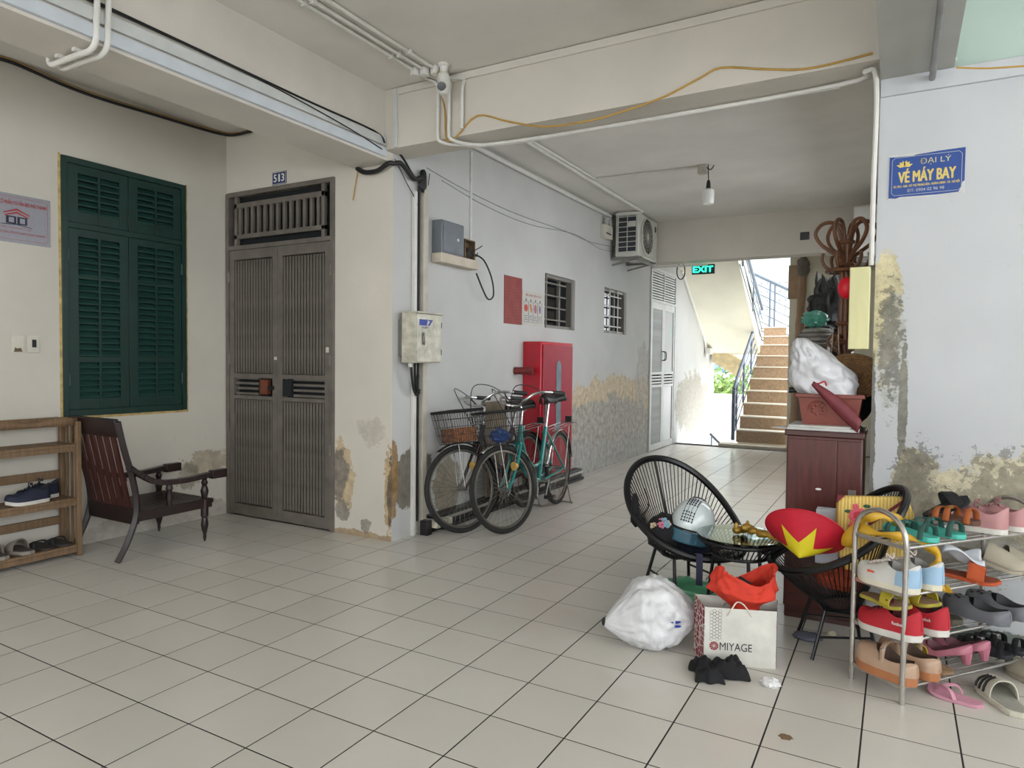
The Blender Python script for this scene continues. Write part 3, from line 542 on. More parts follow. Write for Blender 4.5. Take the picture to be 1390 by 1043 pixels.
# yellow cable across the cross beam
yc = mat('yellow_cable', (186, 146, 66), .55, var=.08); Yb = 3.712
def by(px, py): return hit(px, py, 1, Yb)
P = [(-2.55, 3.53, 3.12), by(597, 120), by(604, 150), by(606, 190), by(620, 185), by(648, 157), by(690, 165), by(740, 172), by(800, 164), by(850, 150), by(900, 132), by(950, 106), by(979, 92), by(1040, 94), by(1090, 94), by(1140, 84), by(1185, 72)]
solo('yellow_cable', MB().tube(smoothpath(P, 4), .0055, 6), yc, 'yellow cable looping across the cross beam', 'cable')
solo('yellow_cable', MB().tube(smoothpath([hit(1298, 92, 1, Y0-.01), hit(1340, 93, 1, Y0-.01), hit(1390, 90, 1, Y0-.01), hit(1500, 84, 1, Y0-.01)], 4), .0055, 6), yc, 'short yellow cable on the ledge above the blue sign', 'cable')
gal = mat('galvanised_steel', (140, 138, 134), .35, .7, var=.1)
solo('steel_pipe', MB().tube([(.105, -2, 2.665), (.105, 3.82, 2.665)], .014, 12), gal, 'galvanised steel pipe under the grey beam entering the wall', 'pipe')
solo('white_pipe', MB().tube([(-.095, Y0-.02, 2.742), (.1, Y0-.02, 2.735), (.2, Y0-.02, 2.73)], .008, 8), white_pvc, 'thin white pipe on the ledge beside the steel pipe', 'pipe')
solo('corner_trunking', MB().box(XB+.09, XB+.12, 3.70, 3.72, 2.765, 3.16), trk, 'narrow white trunking standing at the left end of the cross beam', 'trunking', bevel=.002)
# ================================================================ black cables at the pillar head
solo('thick_cable', MB().tube(smoothpath([hit(485, 229, 1, Y0-.03), hit(495, 234, 1, Y0-.04), hit(512, 232, 1, Y0-.04), hit(527, 222, 1, Y0-.05), (XB+.02, 3.80, 2.69), (XB+.04, 3.86, 2.70), (XB+.04, 4.0, 2.63), (XB+.04, 4.09, 2.66)], 5), .017, 8), black_rub, 'thick black cable curling round the pillar head', 'cable')
solo('cable_tail', MB().tube(smoothpath([hit(486, 230, 1, Y0-.01), hit(483, 248, 1, Y0-.01), hit(479, 272, 1, Y0-.01)], 4), .004, 6), yc, 'short tan wire hanging on the pillar beside the door', 'cable')
for k, P in enumerate([[(XB+.03, 3.75, 2.83), (XB+.03, 3.9, 2.74), (XB+.03, 4.0, 2.66), (XB+.03, 4.1, 2.62)], [(XB+.03, 3.8, 2.72), (XB+.02, 3.93, 2.60), (XB+.02, 4.08, 2.45), (XB+.02, 4.1, 2.3)], [(XB+.02, 4.22, 2.72), (XB+.02, 4.18, 2.55), (XB+.02, 4.12, 2.4)]]):
    solo('tangled_cable', MB().tube(smoothpath(P, 5), .008 if k == 0 else .003, 6), black_rub, ['black cable dropping from the cross beam end to the cable knot', 'thin black wire slanting down the pillar side', 'thin black wire right of the cable knot'][k], 'cable', 'tangled cables at the pillar head')
solo('cable_knot', MB().ball((XB+.035, 4.12, 2.64), (.02, .04, .085), 12, 8, fn=lambda d: 1+.35*noise.noise(d*4)), black_rub, 'black knot of cables at the top of the vertical trunking', 'cable')
# wall wires to the air conditioner
def wx(px, py, o=.006): return hit(px, py, 0, XB+o)
for k, (P, lab) in enumerate([([wx(580, 228), wx(600, 240), wx(640, 262), wx(700, 290), wx(765, 313), wx(800, 328), wx(842, 337)], 'thin grey wires sagging across the corridor wall'), ([wx(600, 245), wx(660, 280), wx(720, 305), wx(780, 318), wx(815, 338), wx(845, 344)], 'lower thin grey wire running to the air conditioner')]):
    solo('wall_wire', MB().tube(smoothpath(P, 5), .0035, 6), mat('grey_wire', (150, 148, 144), .6), lab, 'wire')
solo('wall_trunking', MB().box(XB, XB+.012, 4.80, 4.825, 2.1, 3.05), mat('wall_white_trunking', (204, 204, 202), .6), 'thin vertical trunking painted over on the corridor wall', 'trunking')
# ================================================================ vertical trunking and telecom box
solo('wall_trunking', MB().box(XB, XB+.045, 4.12, 4.175, .0, 2.62), mat('old_trunking', (188, 182, 168), .6, var=.1), 'tall yellowed trunking standing beside the telecom box', 'trunking', bevel=.004)
solo('wall_trunking', MB().box(XB, XB+.03, 4.03, 4.06, .0, 2.55), white_pvc, 'narrow white trunking left of the black cable', 'trunking', bevel=.003)
solo('riser_cable', MB().tube([(XB+.02, 4.09, .1), (XB+.02, 4.088, 1.2), (XB+.02, 4.09, 2.6)], .009, 8), black_rub, 'straight black cable between the two trunkings', 'cable')
bx = thing('telecom_box', 'rust stained pale telecom box with blue logo on the pillar side', 'box', M=FX(XB, 3.86, 1.29))
cream_metal = mat('rusty_cream_metal', (196, 192, 176), .5, .1, var=.16, scale=14)
part('body', MB().box(0, .30, 0, .36, .047, .17), cream_metal, bx, bevel=.005); part('door', MB().box(.004, .296, .006, .35, .17, .182), cream_metal, bx, bevel=.004); part('mounting_bracket', MB().box(.02, .12, .05, .31, 0, .047), gal, bx)
part('rain_hood', MB().box(-.006, .306, .355, .366, .047, .196), cream_metal, bx, bevel=.002)
blup = mat('blue_print', (24, 56, 150), .5, var=.04)
part('logo', MB().prism([(.03, .268), (.115, .268), (.13, .312), (.03, .312)], .182, .1835).prism([(.13, .268), (.15, .268), (.19, .312), (.135, .312), (.14, .302), (.158, .302)], .182, .1835), blup, bx, 'blue logo')
text('VNPT', blup, bx, .055, .245, .085, .016, z=.1835, bold=.01)
part('latch', MB().tube(smoothpath([(.075, .215, .183), (.07, .19, .195), (.075, .15, .195), (.085, .13, .183)], 3), .006, 6).box(.06, .09, .13, .22, .182, .186), gal, bx)
for zz in (.06, .26): part('hinge', MB().box(.296, .306, zz, zz+.04, .15, .18), black_rub, bx)
part('gland', MB().cyl((.06, 0, .08), (.06, -.03, .08), .016, 10), white_pvc, bx)
for k, P in enumerate([[(.07, 0, .08), (.08, -.10, .08), (.13, -.20, .06), (.2, -.24, .04), (.235, -.20, .03)], [(.1, 0, .09), (.115, -.1, .08), (.16, -.2, .06), (.22, -.22, .04)], [(.15, 0, .08), (.18, -.06, .05), (.23, -.10, .03)], [(.16, 0, .05), (.175, -.08, .04), (.22, -.19, .03)]]):
    part('cable', MB().tube(smoothpath(P, 4), .010 if k < 2 else .004, 7), black_rub, bx)
# ledge, meter boxes
solo('wall_ledge', MB().box(XB, XB+.10, 4.27, 4.80, 2.06, 2.135), mat('ledge_concrete', (196, 186, 170), .85, var=.08), 'short cream ledge on the corridor wall under the grey box', 'ledge', bevel=.006)
mbx = thing('meter_box', 'grey metal meter box standing on the wall ledge', 'box', (XB+.052, 4.43, 2.135)); gbm = mat('grey_box_metal', (112, 118, 124), .5, .2, var=.08)
part('body', MB().box(-.05, .045, -.155, .15, 0, .25), gbm, mbx, bevel=.006); part('door', MB().box(.045, .052, -.14, .135, .012, .238), gbm, mbx, bevel=.003); part('lock', MB().cyl((.052, .05, .12), (.058, .05, .12), .012, 12), white_pvc, mbx)
ob = thing('open_meter', 'rusty open meter housing with loose wires beside the grey box', 'meter', (XB+.055, 4.70, 2.135)); rst = mat('rusty_brown', (118, 96, 72), .8, .2, var=.3, scale=18)
part('back', MB().box(-.05, -.04, -.07, .08, .0, .16), rst, ob); part('rim', MB().box(-.05, .02, -.07, -.06, 0, .16).box(-.05, .02, .07, .08, 0, .16).box(-.05, .02, -.06, .07, .15, .16), rst, ob); part('mechanism', MB().ball((-.01, 0, .05), (.04, .06, .05), 12, 8, fn=lambda d: 1+.4*noise.noise(d*5)), mat('grimy_black', (50, 44, 38), .8, var=.3), ob)
part('loop_cable', MB().tube(smoothpath([(.0, .08, .06), (.03, .2, .02), (.03, .33, -.12), (.03, .36, -.26), (.03, .28, -.3), (.03, .2, -.24), (.02, .1, -.1)], 5), .007, 7), black_rub, ob); part('wire', MB().tube(smoothpath([(.0, .02, .06), (.05, .08, .1), (.05, .14, .13)], 4), .004, 6), black_rub, ob)
for k in range(2): part('wire', MB().tube(smoothpath([(.02, -.02+.03*k, .08), (.05, .04, .03), (.03, .1, .05+.02*k)], 4), .004, 6), black_rub, ob)
# notices
rn = thing('red_notice', 'faded red notice board on the corridor wall', 'notice', M=FX(XB, 5.385, 1.655)); part('board', MB().box(0, .335, 0, .44, 0, .006), mat('faded_red', (142, 66, 62), .7, var=.12), rn, bevel=.001)
ln = MB()
for k in range(13): ln.box(.03, .31-(.06 if k % 3 == 2 else 0), .05+.027*k, .055+.027*k, .006, .0065)
part('faint_print', ln, mat('faint_print', (126, 56, 54), .7), rn)
fp = thing('fire_poster', 'white fire drill poster with four picture columns beside the red notice', 'poster', M=FX(XB, 5.73, 1.66)); part('sheet', MB().box(0, .44, 0, .33, 0, .004), mat('poster_grey', (188, 186, 178), .6, var=.04), fp)
text('TIÊU LỆNH CHỮA CHÁY', redp, fp, .06, .275, .33, .032, z=.005, bold=.01)
ink = mat('ink_blue', (78, 80, 110), .7)
for k in range(4):
    x = .03+.098*k; b_ = MB()
    for (a, b, c_, d) in ((x, x+.09, .03, .033), (x, x+.09, .225, .228), (x, x+.003, .03, .228), (x+.087, x+.09, .03, .228)): b_.box(a, b, c_, d, .004, .0047)
    b_.cyl((x+.045, .243, .004), (x+.045, .243, .0048), .012, 10)
    for i in range(3): b_.box(x+.015, x+.075-.012*(i % 2), .052+.018*i, .057+.018*i, .004, .0047)
    part('column_frame', b_, ink, fp); pc = MB()
    if k == 0: pc.cyl((x+.045, .165, .004), (x+.045, .165, .0049), .036, 16)
    elif k == 1: pc.prism([(x+.02, .2), (x+.05, .215), (x+.075, .15), (x+.05, .12)], .004, .0049)
    elif k == 2: pc.ball((x+.045, .165, .004), (.03, .045, .002), 12, 6, fn=lambda d: 1+.4*noise.noise(d*3))
    else: pc.ball((x+.045, .165, .004), (.02, .045, .002), 12, 6, fn=lambda d: 1+.4*noise.noise(d*4))
    part('picture', pc, [mat('poster_red', (196, 70, 62), .6), mat('poster_orange', (196, 120, 70), .6), mat('poster_pink', (160, 100, 120), .6), mat('poster_violet', (120, 100, 140), .6)][k], fp)
# fire hose cabinet
fr = mat('fire_red', (186, 18, 40), .35, var=.06, coat=.3); fd = mat('fire_door_red', (150, 24, 50), .35, var=.06)
fc = thing('fire_cabinet', 'tall red fire hose cabinet with narrow glass slot behind the bicycles', 'cabinet', (XB+.11, 5.96, 0.18))
part('body', MB().box(-.11, .085, -.20, .52, 0, 1.32), fr, fc, bevel=.008); dd = part('door', MB().box(.085, .097, -.17, .50, .03, 1.29), fd, fc, bevel=.004)
gs = [(.165+.055*math.cos(a)*1.0, 1.08+.06*math.sin(a)) for a in [PI*k/10 for k in range(11)]]+[(.11, .45), (.22, .45)]
part('glass', MB().prism(gs, .097, .101, M=Matrix(((0, 0, 1, 0), (1, 0, 0, 0), (0, 1, 0, 0), (0, 0, 0, 1)))), mat('grey_slot_glass', (120, 134, 142), .15), dd, 'grey glass slot')
part('handle', MB().box(.097, .107, -.14, -.12, .6, .72), gal, dd)
part('print', MB().box(.097, .0982, .3, .44, .50, .515).box(.097, .0982, .3, .44, .47, .485), mat('pale_red_print', (190, 110, 120), .6), dd)
vp = thing('fire_valve', 'rusty red capped fire pipe beside the red cabinet', 'valve', (XB, 5.60, 1.22)); part('pipe', MB().cyl((0, 0, 0), (.13, .04, 0), .035, 16), mat('old_red_pipe', (120, 42, 40), .6, .1, var=.15), vp); part('cap', MB().cyl((.13, .04, 0), (.17, .05, 0), .04, 8), MATS['old_red_pipe'], vp)
# ================================================================ air conditioners
acm = mat('ac_white', (200, 198, 190), .5, var=.05); ack = mat('ac_dark', (44, 48, 54), .6)
def make_ac(M, lab):
    ac = thing('air_conditioner', lab, 'air conditioner', M=M)     # local x along wall (towards -Y end first), y up, z out of wall
    part('body', MB().box(0, .72, 0, .52, .08, .38), acm, ac, bevel=.012)
    gr = MB()
    g = part('side_grille', MB().box(-.004, .0, .05, .49, .12, .35), ack, ac)
    for k in range(2):
        for i in range(8): gr.box(-.010, -.004, .05+.0605*i, .058+.0605*i, .115, .355)
    for zz in (.115, .23, .345): gr.box(-.010, -.004, .05, .49, zz, zz+.008)
    gr.box(-.009, -.004, .36, .42, .24, .34)
    part('side_bars', gr, acm, g)
    Mf = Matrix.Translation((.30, .27, .38)); fan = part('fan_guard', MB().lathe([(.225, 0), (.235, .012), (.215, .02), (.21, .004), (0, .004)], 32, Mf), acm, ac)
    part('fan_dark', MB().lathe([(.21, .006), (0, .006)], 32, Mf), mat('fan_grey', (96, 98, 98), .6), fan); rg = MB()
    for r_ in (.05, .09, .13, .17): rg.tube([Vector((.30+r_*math.cos(2*PI*k/28), .27+r_*math.sin(2*PI*k/28), .392)) for k in range(28)], .0022, 5, closed=True)
    for k in range(16): rg.cyl((.30+.04*math.cos(k*PI/8), .27+.04*math.sin(k*PI/8), .392), (.30+.21*math.cos(k*PI/8), .27+.21*math.sin(k*PI/8), .392), .0022, 5)
    part('fan_rings', rg, acm, fan); part('fan_hub', MB().cyl((.30, .27, .385), (.30, .27, .398), .04, 16), acm, fan)
    part('label', MB().box(.60, .66, .38, .45, .38, .382), ack, ac)
    for xx in (.06, .62): part('bracket', MB().bar((xx, -.012, 0), (xx, -.012, .36), .03, .02).bar((xx, -.012, .01), (xx, .3, .01), .03, .02).bar((xx, -.22*0-.012, .4), (xx, -.09, .02), .02, .02), gal, ac)
    part('base_rail', MB().box(.0, .72, -.05, -.02, .33, .36), gal, ac)
    return ac
make_ac(FX(XB, 7.95, 2.60), 'white outdoor air conditioner on brackets high on the corridor wall')
make_ac(frame((XP+.05, 8.6, 2.42), (0, -1, 0), (0, 0, 1)), 'second outdoor air conditioner half hidden behind the rattan coat stand')
solo('conduit_pipe', MB().tube(smoothpath([hit(846, 330, 0, XB+.05), hit(842, 310, 0, XB+.05), hit(842, 296, 0, XB+.06), (XB+.12, 7.9, ZK-.03), (XB+.42, 7.93, ZK-.03)], 4), .016, 8), white_pvc, 'white conduit dropping beside the wall air conditioner', 'pipe')
el = thing('emergency_light', 'small twin lamp emergency light beside the air conditioner', 'lamp', M=FX(XB, 7.66, 2.80)); part('body', MB().box(0, .25, 0, .16, 0, .06), iv, el, bevel=.006)
for k in range(2): part('lamp_head', MB().lathe([(0, -.03), (.02, -.03), (.04, 0), (.042, .01), (0, .014)], 16, Matrix.Translation((.07+.11*k, .205, .05))), mat('lamp_glass', (220, 222, 220), .1, .4), el)
part('stripe', MB().box(.04, .2, .05, .065, .06, .062), navp, el)
# corridor ceiling conduits and pendant bulb
b0 = hit(957, 224, 2, ZK)
bl = thing('pendant_bulb', 'bare white bulb hanging from a box on the corridor ceiling', 'lamp', b0)
part('junction_box', MB().box(-.06, .02, -.04, .04, -.08, 0), mat('dirty_white', (178, 172, 160), .6, var=.12), bl, bevel=.004); part('cord', MB().tube([(.03, 0, 0), (.035, 0, -.16)], .004, 6), black_rub, bl)
part('lamp_holder', MB().lathe([(.0, -.14), (.012, -.145), (.018, -.17), (.022, -.22), (0, -.222)], 14, Matrix.Translation((.035, 0, 0))), black_rub, bl); part('bulb', MB().lathe([(.018, -.22), (.05, -.235), (.053, -.26), (.053, -.34), (.045, -.36), (0, -.362)], 20, Matrix.Translation((.035, 0, 0))), mat('bulb_white', (224, 224, 220), .3, var=.03), bl)
part('wires', MB().tube(smoothpath([(.0, -.03, -.01), (.05, .0, -.05), (.08, .01, -.01)], 4), .005, 6), black_rub, bl)
cnr = hit(808, 243, 2, ZK-.015)
P = [b0+Vector((-.06, 0, -.015)), cnr]
solo('conduit_pipe', MB().tube([P[0], P[1], (cnr.x-.02, 4.0, ZK-.015)], .012, 8), white_pvc, 'white conduit leading to the hanging bulb', 'pipe')
solo('conduit_pipe', MB().tube([(XB+.42, 7.95, ZK-.02), (XB+.44, 4.0, ZK-.02)], .018, 8), white_pvc, 'white conduit on the corridor ceiling leading to the air conditioner', 'pipe')
solo('conduit_pipe', MB().tube([(XB+.03, 4.0, ZK-.05), (XB+.03, 7.9, ZK-.05)], .02, 8), white_pvc, 'white conduit in the corner between corridor wall and ceiling', 'pipe')
# exit sign
e0 = hit(939, 373, 1, 9.06); ex = thing('exit_sign', 'green lit EXIT sign hanging under the far beam', 'sign', M=FY(e0.x, 9.06, e0.z)); EW = hit(970, 370, 1, 9.06).x-e0.x
part('panel', MB().box(0, EW, 0, .125, -.03, 0), mat('exit_dark', (14, 38, 34), .4), ex, bevel=.004)
text('EXIT', mat('exit_green', (40, 255, 190), .5, emit=2.2, var=0), ex, .018, .025, EW-.04, .075, z=.002, bold=.03)
part('hanger', MB().cyl((EW*.4, .12, -.015), (EW*.4, .2, -.015), .005, 6), gal, ex)
solo('wall_trunking', MB().box(-2.95, -2.2, 9.035, 9.06, 2.585, 2.615), white_pvc, 'white trunking under the far beam above the exit sign', 'trunking')
ck = hit(924, 368, 1, 9.05); solo('cable_coil', MB().tube([ck+Vector((.055*math.cos(a), .004*k/10, .11*math.sin(a))) for k, a in enumerate([2*PI*i/20*1.0 for i in range(60)])], .006, 6), black_rub, 'coil of dark cable hanging from the far beam', 'cable')
pk = [hit(926, 368, 0, XB+.03), hit(940, 410, 0, XB+.03), hit(957, 463, 0, XB+.03), hit(958, 485, 0, XB+.03)]
solo('conduit_pipe', MB().tube(smoothpath(pk, 4), .02, 8), white_pvc, 'cream pipe slanting down the stairwell wall under the upper flight', 'pipe')
sl = thing('stair_lamp', 'small white wall lamp at the stairwell corner', 'lamp', hit(962, 474, 0, XB+.06)); part('body', MB().box(-.04, .06, -.1, .1, -.1, .02), white_pvc, sl, bevel=.01); part('lamp_head', MB().ball((.05, .15, .0), .07, 12, 8), MATS['lamp_glass'], sl)
q = hit(1086, 326, 1, 8.77); solo('wall_socket', MB().box(q.x, q.x+.1, 8.76, 8.78, q.z, q.z+.09), mat('dark_socket', (60, 60, 62), .5), 'small dark square socket on the far beam', 'socket', bevel=.004)
# ================================================================ blue sign
sg = thing('blue_sign', 'blue ticket agency sign with yellow lettering and lotus', 'sign', M=FY(-.062, Y0, 2.118)); SW, SH = .308, .208
ed = [(0, .004), (.03, 0), (.05, .006), (.11, .004), (.2, .002), (.285, .005), (.292, .02), (.3, .05), (.308, .055), (.308, SH), (.2, SH-.002), (.11, SH-.008), (.10, SH-.012), (.0, SH-.008)]
part('backing', MB().box(-.003, SW+.002, -.002, SH+.001, 0, .002), mat('sign_white', (204, 204, 200), .7), sg)
part('plate', MB().prism(ed, .002, .004), mat('sign_blue', (26, 66, 138), .45, var=.05), sg)
ylw = mat('sign_yellow', (212, 190, 104), .55, var=.06); plw = mat('sign_pale', (186, 190, 190), .6)
part('border', outline(.012, SW-.012, .014, SH-.014, .0018, .0045, .012), plw, sg)
text('ĐẠI LÝ', mat('sign_cream', (196, 188, 140), .6), sg, .128, .146, .125, .038, z=.0046); text('VÉ MÁY BAY', ylw, sg, .04, .072, .232, .066, z=.0046, bold=.02)
text('ĐC: P513 - N5B - ĐÔ THỊ TRUNG HÒA - NHÂN CHÍNH - TX - HÀ NỘI', ylw, sg, .02, .047, .268, .017, z=.0046, bold=.015); text('ĐT: 0904 02 96 98', plw, sg, .078, .025, .15, .015, z=.0046)
lot = MB(); lx, ly = .064, .148
for a, L_ in ((-72, .036), (-40, .034), (-14, .034), (14, .034), (40, .034), (72, .036)):
    a = R(a); ux, uy = math.sin(a), math.cos(a); px_, py_ = uy, -ux
    lz = .004+.0002*abs(a); lot.prism([(lx, ly), (lx+ux*L_*.5+px_*.0085, ly+uy*L_*.5*.9+py_*.0085), (lx+ux*L_, ly+uy*L_*.9), (lx+ux*L_*.5-px_*.0085, ly+uy*L_*.5*.9-py_*.0085)], .004, lz+.0006)
part('lotus', lot, ylw, sg, 'yellow lotus emblem')
# ================================================================ bicycles
chrome = mat('chrome', (190, 190, 188), .22, .9, var=.05); tyre_m = mat('tyre_black', (34, 33, 32), .8); rim_m = mat('dull_rim', (120, 116, 108), .4, .7, var=.1); blk = mat('black_paint', (20, 20, 22), .4)
def wheel(root, name, C, Mx, rim_col):
    Rw = .335
    def ring(rad): return [Vector((C[0]+rad*math.cos(2*PI*k/44), 0, C[2]+rad*math.sin(2*PI*k/44))) for k in range(44)]
    ty = part(name, MB().tube(ring(Rw-.018), .018, 8, closed=True, M=Mx), tyre_m, root, 'black tyred wheel')
    part('rim', MB().tube(ring(Rw-.044), .011, 6, closed=True, M=Mx), rim_col, ty); sp = MB()
    for k in range(36):
        a = 2*PI*k/36; b = a+(.35 if k % 2 else -.35); sd = .02 if (k//2) % 2 else -.02
        sp.tube([(C[0]+.02*math.cos(b), sd, C[2]+.02*math.sin(b)), (C[0]+(Rw-.05)*math.cos(a), 0, C[2]+(Rw-.05)*math.sin(a))], .0014, 4, cap=False, M=Mx)
    part('spokes', sp, rim_m, ty); part('hub', MB().tube([(C[0], -.045, C[2]), (C[0], .045, C[2])], .018, 10, M=Mx), chrome, ty)
def bicycle(front, rear, steer, paint, lab, basket_m, mud_m, saddle_dz=0.):
    f = Vector(front); r = Vector(rear); f.z = r.z = 0; d = (f-r).normalized(); mid = (f+r)/2; rz = math.atan2(d.y, d.x); wb = (f-r).length/2
    b = thing('bicycle', lab, 'bicycle', mid, rz); I = Matrix.Identity(4)
    ax = Vector((-.32, 0, .95)).normalized(); pv = Vector((wb-.20, 0, .62)); Ms = Matrix.Translation(pv) @ Matrix.Rotation(steer, 4, ax) @ Matrix.Translation(-pv)
    drop = min((Ms @ Vector((wb+.335*math.cos(a), 0, .335+.335*math.sin(a)))).z for a in [k*.1 for k in range(63)]); Ms = Matrix.Translation((0, 0, -drop)) @ Ms
    wheel(b, 'front_wheel', (wb, 0, .335), Ms, rim_m); wheel(b, 'rear_wheel', (-wb, 0, .335), I, rim_m)
    fr = MB(); HB, HT = (wb-.185, 0, .60), (wb-.255, 0, .80); BB = (-.08, 0, .30); ST = (-.24, 0, .74)
    fr.tube([HB, HT], .022, 10); fr.tube(smoothpath([(wb-.20, 0, .64), (wb-.32, 0, .44), (wb-.5, 0, .34), BB], 5), .018, 10); fr.tube(smoothpath([(wb-.24, 0, .76), (wb-.36, 0, .56), (wb-.55, 0, .44), (-.14, 0, .46)], 5), .014, 10)
    fr.tube([BB, ST], .018, 10)
    for s_ in (-1, 1): fr.tube([(BB[0], s_*.03, BB[2]), (-wb, s_*.06, .335)], .010, 8); fr.tube([(ST[0]+.02, s_*.02, .70), (-wb, s_*.06, .335)], .009, 8)
    part('frame', fr, paint, b)
    fk = MB()
    for s_ in (-1, 1): fk.tube(smoothpath([(wb-.19, s_*.045, .66), (wb-.13, s_*.05, .52), (wb-.06, s_*.05, .40), (wb, s_*.05, .335)], 4), .011, 8, M=Ms)
    fk.tube([(wb-.19, -.05, .665), (wb-.19, .05, .665)], .014, 8, M=Ms); part('fork', fk, paint, b)
    for nm, C, MM, a0, a1 in (('front_mudguard', (wb, .335), Ms, -.05*PI, .62*PI), ('rear_mudguard', (-wb, .335), I, .2*PI, 1.12*PI)):
        def g(u, v, C=C, a0=a0, a1=a1):
            a = a0+(a1-a0)*u; y = (v-.5)*.05; rr = .352-.5*(y*y)/.02*.01; return (C[0]+rr*math.cos(a), y, C[1]+rr*math.sin(a))
        a0, a1 = (.32*PI, 1.12*PI) if nm[0] == 'f' else (.05*PI, .95*PI)
        def g(u, v, C=C, a0=a0, a1=a1):
            a = a0+(a1-a0)*u; y = (v-.5)*.056; rr = .356-8*y*y; return (C[0]+rr*math.cos(a), y, C[1]+rr*math.sin(a))
        o = part(nm, MB().grid(g, 26, 4, M=MM), mud_m, b); so = o.modifiers.new('thick', 'SOLIDIFY'); so.thickness = .002
    for s_ in (-1, 1): part('mudguard_stay', MB().tube([(wb, s_*.045, .335), (wb-.18, s_*.03, .65)], .003, 5, M=Ms), chrome, b)
    # handlebar, stem
    hz = 1.02
    hb = part('handlebar', MB().tube([(wb-.25, 0, .80), (wb-.285, 0, .93), (wb-.255, 0, .96)], .012, 10, M=Ms).tube(smoothpath([(wb-.50, -.24, hz), (wb-.38, -.24, hz+.015), (wb-.26, -.205, hz+.02), (wb-.20, -.12, hz-.03), (wb-.245, 0, .955), (wb-.20, .12, hz-.03), (wb-.26, .205, hz+.02), (wb-.38, .24, hz+.015), (wb-.50, .24, hz)], 5), .011, 10, M=Ms), chrome, b)
    for s_ in (-1, 1):
        part('grip', MB().tube([(wb-.53, s_*.24, hz-.002), (wb-.40, s_*.24, hz+.013)], .017, 10, M=Ms), black_rub, hb)
        part('brake_lever', MB().tube(smoothpath([(wb-.33, s_*.225, hz), (wb-.38, s_*.215, hz-.05), (wb-.47, s_*.225, hz-.055)], 3), .006, 6, M=Ms), blk, hb)
        part('brake_cable', MB().tube(smoothpath([(wb-.34, s_*.225, hz+.0), (wb-.20, s_*.20, hz+.08), (wb-.10, s_*.12, hz+.07), (wb-.14, s_*.02, .86), (wb-.20, 0, .70)], 5), .0035, 5, M=Ms), black_rub, hb)
    # basket
    bk = MB(); x0, x1 = wb-.17, wb+.13; zt, zb = .93, .68
    def rect(z, sh): return [(x0+sh*.4, -.14+sh, z), (x1-sh, -.14+sh, z), (x1-sh, .14-sh, z), (x0+sh*.4, .14-sh, z)]
    for z in (zt, .87, .81, .75, zb): 
        sh = .035*(zt-z)/(zt-zb); P = rect(z, sh); bk.tube(P, .006 if z == zt else .002, 5, closed=True, M=Ms)
    T_, B_ = rect(zt, 0), rect(zb, .035)
    for e in range(4):
        for k in range(12):
            t_ = k/12; bk.tube([Vector(T_[e]).lerp(Vector(T_[(e+1) % 4]), t_), Vector(B_[e]).lerp(Vector(B_[(e+1) % 4]), t_)], .0022, 4, M=Ms)
    for k in range(9):
        t_ = k/8; bk.tube([Vector(B_[0]).lerp(Vector(B_[1]), t_), Vector(B_[3]).lerp(Vector(B_[2]), t_)], .0022, 4, M=Ms)
    bsk = part('basket', bk, basket_m, b, 'black wire basket')
    lc = MB(); 
    for e in range(4): a_, b_ = Vector(T_[e]), Vector(T_[(e+1) % 4]); lc.add([a_+Vector((0, 0, .008)), b_+Vector((0, 0, .008)), b_-Vector((0, 0, .014)), a_-Vector((0, 0, .014))], [(0, 1, 2, 3)], M=Ms)
    o = part('basket_rim', lc, basket_m, bsk); so = o.modifiers.new('thick', 'SOLIDIFY'); so.thickness = .004
    part('basket_stay', MB().tube([(wb+.02, .04, .69), (wb, .05, .335)], .004, 5, M=Ms).tube([(wb+.02, -.04, .69), (wb, -.05, .335)], .004, 5, M=Ms), chrome, b)
    part('reflector_lamp', MB().lathe([(0, .0), (.02, .0), (.034, .03), (.034, .036), (0, .042)], 16, Ms @ Matrix.Translation((wb-.10, .07, .50)) @ Matrix.Rotation(R(90), 4, 'Y')), mat('amber_reflector', (196, 160, 84), .2), b, 'round amber lamp')
    # saddle, post, rack, drive
    part('seat_post', MB().tube([ST, (-.30, 0, .88+saddle_dz)], .013, 10), chrome, b)
    def sad(u, v):
        x = -.17+.29*u; wdt = .10*(1-u)**.8+.028; a = PI*(v-.5); return (-.30+x+.03, wdt*math.sin(a)*1.0, .885+saddle_dz+.085*max(0, math.cos(a))**.6*(.75+.25*abs(2*u-1))+.02*(1-u))
    o = part('saddle', MB().grid(sad, 14, 12), mat('black_vinyl', (18, 18, 20), .35), b); so = o.modifiers.new('thick', 'SOLIDIFY'); so.thickness = .02
    part('saddle_spring', MB().tube([(-.33, .05, .87+saddle_dz), (-.40, .05, .90+saddle_dz)], .012, 8).tube([(-.33, -.05, .87+saddle_dz), (-.40, -.05, .90+saddle_dz)], .012, 8), chrome, b)
    rk = MB()
    for yy in (-.07, 0, .07): rk.tube([(-.30, yy*.5, .70), (-.36, yy, .71), (-wb-.28, yy, .73)], .005, 6)
    rk.tube([(-wb-.28, -.08, .73), (-wb-.28, .08, .73)], .006, 6)
    for s_ in (-1, 1): rk.tube([(-wb-.10, s_*.07, .72), (-wb, s_*.065, .335)], .005, 6)
    part('rear_rack', rk, chrome, b); part('rear_reflector', MB().box(-wb-.31, -wb-.285, -.03, .03, .73, .79), blk, b)
    part('chain_guard', MB().prism([(-wb-.02, .30), (-wb+.05, .39), (-.05, .40), (.04, .33), (.0, .22), (-.12, .21), (-wb, .28)], .055, .075, M=Matrix(((1, 0, 0, 0), (0, 0, -1, 0), (0, 1, 0, 0), (0, 0, 0, 1)))), blk, b, bevel=.006)
